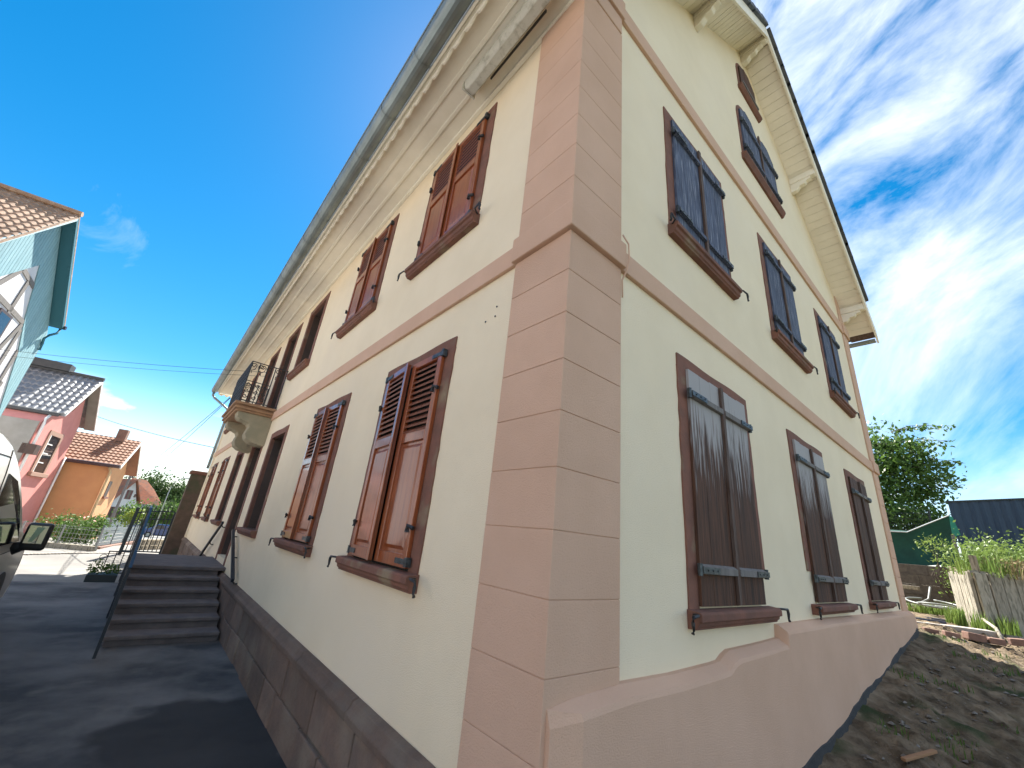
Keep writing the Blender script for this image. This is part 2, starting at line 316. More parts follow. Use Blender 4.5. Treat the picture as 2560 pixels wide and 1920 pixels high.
# openings on facade A: (s0, s1, z0, z1) outer edge of the stone surround
GZ0, GZ1 = 1.40, 3.30; UZ0, UZ1 = 4.43, 6.09
gA = [(1.19, 2.47), (3.53, 4.87), (6.52, 7.86), (10.78, 12.05), (13.4, 14.68), (16.12, 17.35)]
uA = [(1.17, 2.44), (3.45, 4.76), (6.49, 7.80), (10.6, 11.8), (13.4, 14.6), (16.1, 17.3)]
DOOR = (8.50, 9.86, 0.79, 3.30); BDOOR = (8.45, 9.73, 3.88, 6.09)
JW = 0.13
openings = [(6.52, 7.86, 1.40, 3.30), (10.78, 12.05, 1.40, 3.30), DOOR, BDOOR, (6.49, 7.80, 4.43, 6.09), (10.6, 11.8, 4.43, 6.09), (13.4, 14.6, 4.43, 6.09), (16.1, 17.3, 4.43, 6.09)]
holes = [(s0+JW-0.02, s1-JW+0.02, z0+0.1, z1-0.08) for s0, s1, z0, z1 in openings]
sb = sorted({0.0, LEN}.union(*[{h[0], h[1]} for h in holes])); zb = sorted({0.0, 6.9}.union(*[{h[2], h[3]} for h in holes]))
def inhole(s, z): return any(h[0] < s < h[1] and h[2] < z < h[3] for h in holes)
w = MB()
cells = [[inhole((sb[i]+sb[i+1])/2, (zb[j]+zb[j+1])/2) for j in range(len(zb)-1)] for i in range(len(sb)-1)]
for d in (0.0, -0.35):
    for i in range(len(sb)-1):
        for j in range(len(zb)-1):
            if cells[i][j]: continue
            w.add([fA(sb[i], zb[j], d), fA(sb[i+1], zb[j], d), fA(sb[i+1], zb[j+1], d), fA(sb[i], zb[j+1], d)], [(0, 1, 2, 3)])
for h in holes:
    for (a, b) in (((h[0], h[2]), (h[1], h[2])), ((h[1], h[2]), (h[1], h[3])), ((h[1], h[3]), (h[0], h[3])), ((h[0], h[3]), (h[0], h[2]))):
        w.add([fA(*a, 0), fA(*b, 0), fA(*b, -0.35), fA(*a, -0.35)], [(0, 1, 2, 3)])
o = w.build('wall', M['cream'], H, recalc=False); o['label'] = 'cream rendered street front wall'
g = MB(); poly = [(0.002, 0.0), (W_, 0.0), (W_, roofz(W_)+0.02), (XC, APEX+0.02), (0.002, roofz(0)+0.02)]
g.prism(poly, lambda x, z: (x, 0.0, z), lambda x, z: (x, 0.35, z)); o = g.build('wall', M['cream'], H); o['label'] = 'cream rendered gable wall'
g = MB(); g.prism(poly, lambda x, z: (x, LEN-0.35, z), lambda x, z: (x, LEN, z)); g.build('wall', M['cream'], H)
g = MB(); g.box((W_-0.35, 0.352, 0), (W_-0.001, LEN-0.352, 6.9)); g.build('wall', M['cream'], H)
g = MB(); g.box((0.9, 0.4, 0.1), (8.4, 18.1, 3.35)); g.box((0.9, 0.4, 3.55), (8.4, 18.1, 6.4)); g.build('interior', M['dark'], H)

# roof
r = MB()
for sgn in (-1, 1):
    xe = XC+sgn*(XC+0.72) if sgn < 0 else W_+0.62
    a = (XC, APEX); b = (xe, APEX-SL*abs(xe-XC))
    q = lambda p, dz, y: (p[0], y, p[1]+dz)
    r.hexa([q(a, 0.10, -0.40), q(b, 0.10, -0.40), q(b, 0.20, -0.40), q(a, 0.20, -0.40)], [q(a, 0.10, LEN+0.4), q(b, 0.10, LEN+0.4), q(b, 0.20, LEN+0.4), q(a, 0.20, LEN+0.4)])
r.build('roof', M['tile_dark'], H)
# verge tiles and the first column of roof tiles (overlapping, stepped)
tl = MB(); prof = [(0.0, -0.03), (0.40, -0.03), (0.40, 0.075), (0.0, 0.03)]
tl.prism(prof, lambda u, h: (u, 0.0, h), lambda u, h: (u, 0.30, h)); tb = tl.build('tile', M['tile_dark'], H)
first = True
for sgn in (-1, 1):
    n = 17
    for i in range(n):
        for c in range(2):
            d = 0.05+i*0.335; ang = math.atan(SL); x = XC+sgn*d*math.cos(ang); z = APEX+0.215-d*math.sin(ang)
            loc = (x, -0.505+c*0.302, z); rot = (0, ang, 0) if sgn > 0 else (0, PI-ang, 0)
            if sgn < 0: rot = (PI, 0, 0)
            if first: o = tb; first = False
            else: o = inst(tb, loc, H)
            o.location = loc
            if sgn > 0: o.rotation_euler = (0, ang, 0)
            else: o.rotation_euler = (0, ang, PI); o.location.y += 0.30
# bargeboards
for sgn in (-1, 1):
    xe = XC+sgn*(XC+0.72) if sgn < 0 else W_+0.60
    p = MB(); a = (XC, APEX); b = (xe, APEX-SL*abs(xe-XC))
    p.hexa([(a[0], -0.455, a[1]-0.10), (b[0], -0.455, b[1]-0.10), (b[0], -0.455, b[1]+0.19), (a[0], -0.455, a[1]+0.19)],
           [(a[0], -0.425, a[1]-0.10), (b[0], -0.425, b[1]-0.10), (b[0], -0.425, b[1]+0.19), (a[0], -0.425, a[1]+0.19)])
    p.build('bargeboard', M['white'], H)
# soffit boards under the verges, each one with a joint
bw = 0.155; ca, sa = 1/math.hypot(1, SL), SL/math.hypot(1, SL)
brk = [0.0, 1.9, 3.95]
for sgn in (-1, 1):
    n = int((XC+0.62 if sgn < 0 else W_+0.55-XC)/ca/bw)
    for i in range(n):
        d0, d1 = i*bw+0.004, (i+1)*bw-0.004+0.0; dz = random.uniform(-0.003, 0.003)
        p = MB(); pt = lambda d, y, h: (XC+sgn*(d*ca)-sgn*h*0, y, APEX-d*sa+h+dz)
        p.hexa([pt(d0, -0.424, 0.0), pt(d1, -0.424, 0.0), pt(d1, -0.424, 0.02), pt(d0, -0.424, 0.02)],
               [pt(d0, 0.0, 0.0), pt(d1, 0.0, 0.0), pt(d1, 0.0, 0.02), pt(d0, 0.0, 0.02)])
        p.build('soffit_board', M['white'], H)
p = MB()
for sgn in (-1, 1):
    xe = XC+sgn*(XC+0.66) if sgn < 0 else W_+0.58
    pt = lambda x, y, h: (x, y, roofz(x)+h)
    p.hexa([pt(XC, -0.424, 0.024), pt(xe, -0.424, 0.024), pt(xe, -0.424, 0.06), pt(XC, -0.424, 0.06)], [pt(XC, 0.0, 0.024), pt(xe, 0.0, 0.024), pt(xe, 0.0, 0.06), pt(XC, 0.0, 0.06)])
p.build('soffit_backing', M['brown_trim'], H)
# carved purlin ends
for x in (XC, XC+2.02, XC+4.40, XC-2.02, XC-4.0):
    z = roofz(x) if x != XC else APEX-0.03
    p = MB(); hw = 0.062
    p.box((x-hw, -0.422, z-0.13), (x+hw, 0.0, z+0.01))
    prof = [(0, -0.13), (-0.34, -0.13), (-0.35, -0.17), (-0.27, -0.19), (-0.24, -0.24), (-0.15, -0.25), (-0.12, -0.29), (-0.09, -0.32), (0, -0.33)]
    p.prism(prof, lambda y, h: (x-hw*0.8, y, z+h-0.001), lambda y, h: (x+hw*0.8, y, z+h-0.001))
    p.build('purlin_end', M['white'], H, bevel=0.006, seg=1)
# eaves on the long front: horizontal boxed soffit, scalloped trim, gutter
EZ = 6.30
xs_ = [0.0, -0.205, -0.405, -0.63]
for i in range(3):
    p = MB(); p.box((xs_[i+1]+0.004, -0.42, EZ), (xs_[i]-0.004, LEN+0.35, EZ+0.03)); p.build('soffit_board', M['white'], H)
p = MB()
for xx in (-0.205, -0.405): p.box((xx-0.022, -0.42, EZ-0.016), (xx+0.022, LEN+0.35, EZ-0.001))
p.box((-0.045, -0.42, EZ-0.035), (-0.001, LEN+0.1, EZ-0.001)); p.build('soffit_trim', M['white'], H, bevel=0.005, seg=1)
p = MB(); p.box((-0.63, -0.42, EZ+0.034), (-0.02, LEN+0.35, EZ+0.06)); p.box((-0.66, -0.42, EZ-0.02), (-0.634, LEN+0.38, EZ+0.40)); p.build('fascia', M['white'], H)
def lambrequin(n, pitch, F3):
    p = MB(); vs = []; fs = []; m = 7
    for i in range(n*m+1):
        t = i/m*pitch; z = EZ-0.035-0.075*abs(math.sin(PI*(i % m)/m))
        vs += [F3(t, z, 0), F3(t, EZ-0.002, 0), F3(t, z, 0.018), F3(t, EZ-0.002, 0.018)]
        if i: k = 4*i; fs += [(k-4, k, k+1, k-3), (k-2, k-1, k+3, k+2), (k-4, k-2, k+2, k)]
    p.add(vs, fs); p.build('scalloped_trim', M['white'], H)
lambrequin(int((LEN+0.8)/0.20), 0.20, lambda t, z, d: (-0.605+d, -0.42+t, z))
lambrequin(3, 0.20, lambda t, z, d: (-0.60+t, LEN+0.37+d, z))
p = MB()
ny = [(-0.5, 0.0), (LEN+0.45, 0.0)]
def half(r, cx, cz, y, n=10): return [(cx+r*math.cos(PI+PI*k/n), y, cz+r*math.sin(PI+PI*k/n)) for k in range(n+1)]
GX, GZC, GR = -0.765, 6.335, 0.098
a = half(GR, GX, GZC, -0.5); b = half(GR, GX, GZC, LEN+0.42); a2 = half(GR-0.008, GX, GZC, -0.5); b2 = half(GR-0.008, GX, GZC, LEN+0.42); n = 11
p.add(a+b, [(i, i+1, n+i+1, n+i) for i in range(n-1)]); p.add(a2+b2, [(i, n+i, n+i+1, i+1) for i in range(n-1)])
p.add(a, [list(range(n))]); p.add(b, [list(range(n))[::-1]]); p.tube([(GX-GR, -0.5, GZC), (GX-GR, LEN+0.42, GZC)], 0.012, 6)
gut = p.build('gutter', M['zinc'], H, recalc=False, smooth=False)
for i in range(24):
    p = MB(); y = -0.1+i*0.8
    o1 = half(GR+0.006, GX, GZC, y); o2 = half(GR+0.006, GX, GZC, y+0.03)
    p.add(o1+o2, [(i_, i_+1, n+i_+1, n+i_) for i_ in range(n-1)]); p.build('gutter_bracket', M['zinc'], H, recalc=False)
p = MB(); p.tube([(GX, LEN+0.3, GZC-0.08), (GX, LEN+0.3, 6.12), (GX+0.08, LEN+0.27, 6.02), (-0.18, LEN-0.02, 5.66), (-0.09, LEN-0.08, 5.52), (-0.09, LEN-0.08, 3.2)], 0.045, 8)
p.build('downpipe', M['zinc'], H, smooth=True)
p = MB(); p.tube([(W_+0.08, 0.14, 6.2), (W_+0.08, 0.14, 1.2)], 0.045, 8); p.build('downpipe', M['zinc'], H, smooth=True)
p = MB(); a = half(0.07, W_+0.70, 6.74, -0.40); b = half(0.07, W_+0.70, 6.74, LEN+0.4); p.add(a+b, [(i, i+1, n+i+1, n+i) for i in range(n-1)]); p.build('gutter', M['zinc'], H, recalc=False)

# string courses
SZ0, SZ1 = 3.65, 3.825
p = MB(); p.box((-0.032, 0.50, SZ0), (0.0, LEN, SZ1)); p.build('string_course', M['pink'], H, bevel=0.008)
p = MB(); p.box((0.51, -0.032, SZ0), (8.47, 0.0, SZ1)); p.build('string_course', M['pink'], H, bevel=0.008)
p = MB(); p.box((0.51, -0.032, 6.56), (8.47, 0.0, 6.78)); p.build('string_course', M['pink'], H, bevel=0.008)
def lpoly(pr, wa, wb): return [(-pr, -pr), (wb, -pr), (wb, 0.0), (0.0, 0.0), (0.0, wa), (-pr, wa)]
p = MB(); p.prism(lpoly(0.062, 0.515, 0.525), lambda x, y: (x, y, SZ0), lambda x, y: (x, y, SZ1+0.03)); p.build('string_course', M['pink'], H, bevel=0.01)
# quoin blocks with incised joints
joints = [0.0, 0.375, 0.672, 0.97, 1.268, 1.566, 1.863, 2.161, 2.459, 2.757, 3.055, 3.352, SZ0, SZ1+0.03, 4.11, 4.41, 4.71, 5.01, 5.31, 5.61, 5.91, 6.298]
for i in range(len(joints)-1):
    if joints[i] == SZ0: continue
    p = MB(); z0, z1 = joints[i], joints[i+1]
    p.prism(lpoly(0.026, 0.50, 0.51), lambda x, y: (x, y, z0+0.0015), lambda x, y: (x, y, z1-0.0015)); p.build('quoin_block', M['pink'], H, bevel=0.0025, seg=1)
p = MB(); p.prism(lpoly(0.0205, 0.495, 0.505), lambda x, y: (x, y, 0.0), lambda x, y: (x, y, 6.297)); p.build('quoin_backing', M['pink'], H)
for z0, z1 in ((6.33, 6.55), (6.55, 6.80), (6.80, 7.1)):          # quoin goes on up to the verge on the gable side
    p = MB(); p.box((0.0, -0.05 if z0 == 6.55 else -0.026, z0+0.002), (0.53 if z0 == 6.55 else 0.51, 0.0, z1-0.002)); p.build('quoin_block', M['pink'], H, bevel=0.004, seg=1)
jr = [1.2]+[1.268+0.298*k for k in range(1, 8)]+[SZ0, SZ1+0.03]+[4.15+0.3*k for k in range(8)]+[6.56, 6.80, 7.1]
for i in range(len(jr)-1):
    z0, z1 = jr[i], jr[i+1]; e = 0.03 if z0 in (SZ0, 6.56) else 0.0
    x1 = W_+0.026+e; p = MB(); zt = min(z1-0.002, 7.3)
    p.prism([(8.47-e/2, -0.026-e), (x1, -0.026-e), (x1, 0.5), (W_, 0.5), (W_, 0.0), (8.47-e/2, 0.0)], lambda x, y: (x, y, z0+0.002), lambda x, y: (x, y, zt)); p.build('quoin_block', M['pink'], H, bevel=0.005, seg=1)
p = MB(); p.prism([(8.47, 7.1), (W_+0.02, 7.1), (W_+0.02, roofz(W_)), (8.47, roofz(8.47))], lambda x, z: (x, -0.024, z), lambda x, z: (x, 0.0, z)); p.build('quoin_block', M['pink'], H)
for z0, z1 in ((0.6, SZ0), (SZ0, SZ1), (SZ1, 6.29)):
    p = MB(); p.box((-0.03 if z1 != SZ1 else -0.06, LEN-0.45, z0+0.002), (0.0, LEN+0.03, z1-0.002)); p.build('quoin_block', M['cream'], H)

# rendered skirt along the foot of the gable wall (stepped, sloping top)
sk = [(0.0, 1.165), (0.15, 1.185), (0.52, 1.20), (1.0, 1.192), (1.50, 1.20), (1.60, 1.205), (1.67, 1.235), (1.75, 1.255), (2.2, 1.262), (2.68, 1.275), (2.70, 1.37), (4.0, 1.375), (6.0, 1.362), (W_+0.03, 1.352)]
p = MB(); rings = []
for x, zt in sk:
    pr = 0.10 if x > 0.05 else 0.05
    gz = float(G(x, -0.15))
    rings.append([(x, 0.0, zt), (x, -0.03, zt-0.002), (x, -pr+0.01, zt-0.038), (x, -pr, zt-0.06), (x, -pr-0.01, gz+0.03+0.02*math.sin(3*x)), (x, 0.0, gz+0.03)])
for rg in rings: p.v += rg
for i in range(len(rings)-1):
    for k in range(5): p.f.append([i*6+k, (i+1)*6+k, (i+1)*6+k+1, i*6+k+1])
p.f.append([0, 1, 2, 3, 4, 5]); p.f.append([(len(rings)-1)*6+k for k in range(5, -1, -1)])
p.build('skirt', M['pink'], H, bevel=0.0)
p = MB(); rings = []
for x in np.linspace(0.3, W_-0.15, 40):
    gz = float(G(x, -0.15)); t = gz+0.075+0.02*math.sin(3*x)+0.01*math.sin(11*x); rings.append([(x, -0.095, t-0.02), (x, -0.118, t-0.035), (x, -0.15, gz-0.08), (x, -0.095, gz-0.08)])
for rg in rings: p.v += rg
for i in range(len(rings)-1):
    for k in range(3): p.f.append([i*4+k, (i+1)*4+k, (i+1)*4+k+1, i*4+k+1])
p.build('foundation_membrane', M['bitumen'], H)

# sandstone plinth on the street front
random.seed(3)
p = MB(); p.box((-0.045, 0.5, 0.0), (0.0, LEN, 0.62)); p.build('mortar_bed', M['mortar'], H)
for row, (z0, z1) in enumerate(((-0.02, 0.27), (0.275, 0.575))):
    y = 0.50
    while y < LEN:
        ln = random.uniform(0.38, 0.85); y1 = min(y+ln, LEN)
        p = MB(); pr = 0.06+random.uniform(-0.006, 0.012); jz = random.uniform(-0.008, 0.008)
        p.box((-pr, y+0.006, z0+0.005+jz), (0.0, y1-0.006, z1-0.006+jz)); p.build('stone', M['plinth'], H, bevel=0.012); y = y1
y = 0.50
while y < LEN:
    y1 = min(y+random.uniform(0.9, 1.6), LEN); p = MB()
    p.prism([(0.0, 0.58), (-0.085, 0.58), (-0.09, 0.63), (-0.065, 0.655), (-0.05, 0.69), (0.0, 0.705)], lambda x, z: (x, y+0.004, z), lambda x, z: (x, y1-0.004, z)); p.build('coping_stone', M['plinth'], H, bevel=0.005, seg=1); y = y1

# ---- windows
def surround(win, F, s0, s1, z0, z1, zs, depth=0.30, top_h=0.10, back=True, arch=None):
    """stone frame (jambs, lintel) with reveal, and a moulded sill"""
    p = MB(); d = 0.012
    zt = z1-top_h
    p.box((0, 0, 0), (0, 0, 0)) if False else None
    def bx(a, b, c, e, d0=-0.29, d1=d):
        p.box((a, c, d0), (b, e, d1), T=lambda s, z, dd: F(s, z, dd))
    bx(s0, s0+JW, zs, z1); bx(s1-JW, s1, zs, z1); bx(s0+JW, s1-JW, zt, z1, d1=d-0.001)
    p.build('frame', M['sand'], win, bevel=0.008)
def sill(win, F, s0, s1, z0, zs):
    p = MB(); e = 0.02; z0 = z0+0.012
    prof = [(0.0, zs), (0.085, zs-0.006), (0.098, zs-0.018), (0.098, zs-0.058), (0.078, zs-0.066), (0.074, z0+0.022), (0.060, z0+0.014), (0.056, z0), (0.0, z0)]
    p.prism(prof, lambda d, z: F(s0-e, z, d), lambda d, z: F(s1+e, z, d)); return p.build('sill', M['sand'], win, bevel=0.003, seg=1)
def hook(win, F, s, z, sgn):
    p = MB(); z += 0.025; p.tube([F(s-sgn*0.02, z, 0.02), F(s+sgn*0.03, z+0.004, 0.09), F(s+sgn*0.115, z, 0.10), F(s+sgn*0.125, z-0.03, 0.10), F(s+sgn*0.118, z-0.07, 0.10), F(s+sgn*0.132, z-0.085, 0.10)], [0.007, 0.009, 0.011, 0.012, 0.008, 0.011], 6)
    p.build('shutter_hook', M['iron'], win, smooth=True)
def part(parent, name):
    o = bpy.data.objects.new(name, None); C.objects.link(o); o.parent = parent; o.empty_display_size = 0.1; return o
def jamb(fr, F, sa, sb_, z0, z1, dd, d0=-0.05, ragged=0):
    # ragged: -1 the low-s edge, +1 the high-s edge is cut unevenly out of the render
    n = max(2, int((z1-z0)/0.09)); pts = []
    lo_ = [(sa+(random.uniform(-0.007, 0.006) if ragged < 0 else 0), z0+(z1-z0)*i/n) for i in range(n+1)]
    hi_ = [(sb_+(random.uniform(-0.006, 0.007) if ragged > 0 else 0), z0+(z1-z0)*i/n) for i in range(n+1)]
    for i in range(n):
        fr.hexa([F(*lo_[i], d0), F(*hi_[i], d0), F(*hi_[i+1], d0), F(*lo_[i+1], d0)], [F(*lo_[i], dd), F(*hi_[i], dd), F(*hi_[i+1], dd), F(*lo_[i+1], dd)])
def lintel(fr, F, s0, s1, z0, z1, dd, d0=-0.05):
    n = 12
    for i in range(n):
        a = s0+(s1-s0)*i/n; b = s0+(s1-s0)*(i+1)/n; za = z1+0.006*math.sin(7.3*a+z1*5); zb3 = z1+0.006*math.sin(7.3*b+z1*5)
        fr.hexa([F(a, z0, d0), F(b, z0, d0), F(b, zb3, d0), F(a, za, d0)], [F(a, z0, dd), F(b, z0, dd), F(b, zb3, dd), F(a, za, dd)])
def louvred(F, s0, s1, z0, z1, zsp, ang_far, ang_near, matv, nsl, label=None, hf=0.36, ti=0.004):
    """window with two panelled shutters, upper part louvred"""
    p = MB(); d = -0.012; zs = zsp
    win_o = None
    fr = MB(); d = 0.012
    jamb(fr, F, s0, s0+JW, zs, z1-0.095, d, ragged=-1); jamb(fr, F, s1-JW, s1, zs, z1-0.095, d, ragged=1); lintel(fr, F, s0, s1, z1-0.095, z1, d)
    win_o = fr.build('window', M['sand'], H)
    if label: win_o['label'] = label
    bk = MB(); bk.box((s0+JW-0.01, zs, 0.001), (s1-JW+0.01, z1-0.09, 0.004), T=lambda s, z, dd: F(s, z, dd)); bk.build('slat_gap_shade', M['dark'], win_o)  # near-black sheet, stands in for the shade between and behind the slats
    sill(win_o, F, s0, s1, z0, zs); hook(win_o, F, s0-0.03, zs-0.05, -1); hook(win_o, F, s1+0.03, zs-0.05, 1)
    a0, a1 = s0+JW-0.005, s1-JW+0.005; mid = (a0+a1)/2; zb_, zt = zs+0.02, z1-0.10; lw = (a1-a0)/2-0.003
    zm = zb_+(zt-zb_)*0.575
    for hs, sg, ang in ((a0, 1, ang_near), (a1, -1, ang_far)):
        ca_, sa_ = math.cos(ang), math.sin(ang); TH = 0.035
        def T(u, z, t, hs=hs, sg=sg, ca_=ca_, sa_=sa_):      # u across the leaf from its hinge, t thickness
            return F(hs+sg*(u*ca_-t*sa_*0.0), z, 0.012+u*sa_+t)
        q = MB(); st = 0.062
        for (u0, u1, za, zb2) in ((0, st, zb_, zt), (lw-st, lw, zb_, zt), (st, lw-st, zt-0.06, zt), (st, lw-st, zm-0.04, zm+0.04), (st, lw-st, zb_, zb_+0.085)):
            q.box((u0, za, 0), (u1, zb2, TH), T=T)
        if sg == (-1): q.box((lw-0.02, zb_, TH), (lw+0.025, zt, TH+0.012), T=T)
        lf = q.build('shutter', matv, win_o, bevel=0.004, seg=1)
        q = MB(); q.box((st-0.004, zb_+0.08, 0.006), (lw-st+0.004, zm-0.035, 0.014), T=T)
        q.hexa([T(st+0.02, zb_+0.11, 0.014), T(lw-st-0.02, zb_+0.11, 0.014), T(lw-st-0.02, zm-0.065, 0.014), T(st+0.02, zm-0.065, 0.014)],
               [T(st+0.045, zb_+0.135, 0.026), T(lw-st-0.045, zb_+0.135, 0.026), T(lw-st-0.045, zm-0.09, 0.026), T(st+0.045, zm-0.09, 0.026)])
        q.build('panel', matv, win_o)
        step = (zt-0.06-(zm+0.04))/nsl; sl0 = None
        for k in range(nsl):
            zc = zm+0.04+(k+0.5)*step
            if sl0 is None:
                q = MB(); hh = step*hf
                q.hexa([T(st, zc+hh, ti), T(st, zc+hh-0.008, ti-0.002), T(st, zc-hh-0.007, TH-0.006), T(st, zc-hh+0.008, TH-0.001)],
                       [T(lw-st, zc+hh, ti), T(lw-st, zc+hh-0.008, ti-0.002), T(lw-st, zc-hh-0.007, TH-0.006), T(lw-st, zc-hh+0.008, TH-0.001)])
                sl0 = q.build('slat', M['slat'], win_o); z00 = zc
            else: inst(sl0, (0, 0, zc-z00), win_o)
        for zz in (zt-0.03, zb_+0.04):                       # strap hinges at the outer corners
            q = MB(); q.box((-0.01, zz-0.018, TH+0.001), (0.15, zz+0.018, TH+0.007), T=T); q.box((-0.035, zz-0.03, 0.01), (0.0, zz+0.03, TH+0.012), T=T)
            q.build('hinge', M['hinge'], win_o)
        q = MB(); zz = zt-0.30 if True else 0
        for zz in (zt-0.34, zb_+0.26):
            q.tube([T(-0.03, zz, TH), T(0.02, zz+0.015, TH+0.02), T(0.02, zz-0.03, TH+0.02)], 0.016, 6)
        q.build('catch', M['iron'], win_o)
    return win_o
def openwin(F, s0, s1, z0, z1, zs, label=None, has_sill=True, door=False):
    fr = MB()
    jamb(fr, F, s0, s0+JW, zs, z1-0.11, 0.012, ragged=-1); jamb(fr, F, s1-JW, s1, zs, z1-0.11, 0.012, ragged=1); lintel(fr, F, s0, s1, z1-0.11, z1, 0.012)
    if not has_sill: pass
    o = fr.build('door' if door else 'window', M['sand'], H)
    if label: o['label'] = label
    if has_sill: sill(o, F, s0, s1, z0, zs)
    a0, a1 = s0+JW, s1-JW; m = (a0+a1)/2; zt = z1-0.11; q = MB()
    T = lambda s, z, d: F(s, z, d)
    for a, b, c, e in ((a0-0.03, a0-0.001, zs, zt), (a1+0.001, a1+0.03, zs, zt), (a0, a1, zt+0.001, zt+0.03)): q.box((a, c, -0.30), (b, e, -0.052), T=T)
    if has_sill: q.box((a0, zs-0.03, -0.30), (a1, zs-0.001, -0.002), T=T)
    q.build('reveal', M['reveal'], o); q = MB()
    for a, b, c, e in ((a0, a0+0.06, zs, zt), (a1-0.06, a1, zs, zt), (m-0.04, m+0.04, zs, zt), (a0+0.06, a1-0.06, zt-0.06, zt), (a0+0.06, a1-0.06, zs, zs+0.08), (a0+0.06, a1-0.06, zs+(zt-zs)*0.72, zs+(zt-zs)*0.72+0.05)):
        q.box((a, c, -0.27), (b, e, -0.22), T=T)
    q.build('sash', M['frame_brown'] if not door else M['door'], o)
    q = MB(); q.box((a0+0.01, zs+0.01, -0.252), (a1-0.01, zt-0.01, -0.245), T=T); q.build('pane' if not door else 'door_panel', M['glass'] if not door else M['door'], o)
    return o
ZS = 1.525; ZU = 4.565
louvred(fA, *gA[0], GZ0, GZ1, ZS, 0.085, 0.0, M['varnish'], 12, 'ground floor window nearest the corner, left shutter ajar')
louvred(fA, *gA[1], GZ0, GZ1, ZS, 0.045, 0.0, M['varnish'], 12)
louvred(fA, *gA[4], GZ0, GZ1, ZS, 0.05, 0.0, M['varnish'], 10)
louvred(fA, *gA[5], GZ0, GZ1, ZS, 0.02, 0.0, M['varnish'], 10)
louvred(fA, *uA[0], UZ0, UZ1, ZU, 0.03, 0.0, M['varnish'], 9, hf=0.17, ti=0.024)
louvred(fA, *uA[1], UZ0, UZ1, ZU, 0.03, 0.0, M['varnish'], 9, hf=0.17, ti=0.024)
openwin(fA, *gA[2], GZ0, GZ1, ZS); openwin(fA, *gA[3], GZ0, GZ1, ZS)
openwin(fA, *uA[2], UZ0, UZ1, ZU)
for k in (3, 4, 5): openwin(fA, *uA[k], UZ0, UZ1, ZU)
openwin(fA, DOOR[0], DOOR[1], DOOR[2], DOOR[3], DOOR[2]+0.002, has_sill=False, door=True, label='dark front door in a brown stone surround')
openwin(fA, BDOOR[0], BDOOR[1], BDOOR[2], BDOOR[3], BDOOR[2], has_sill=False)

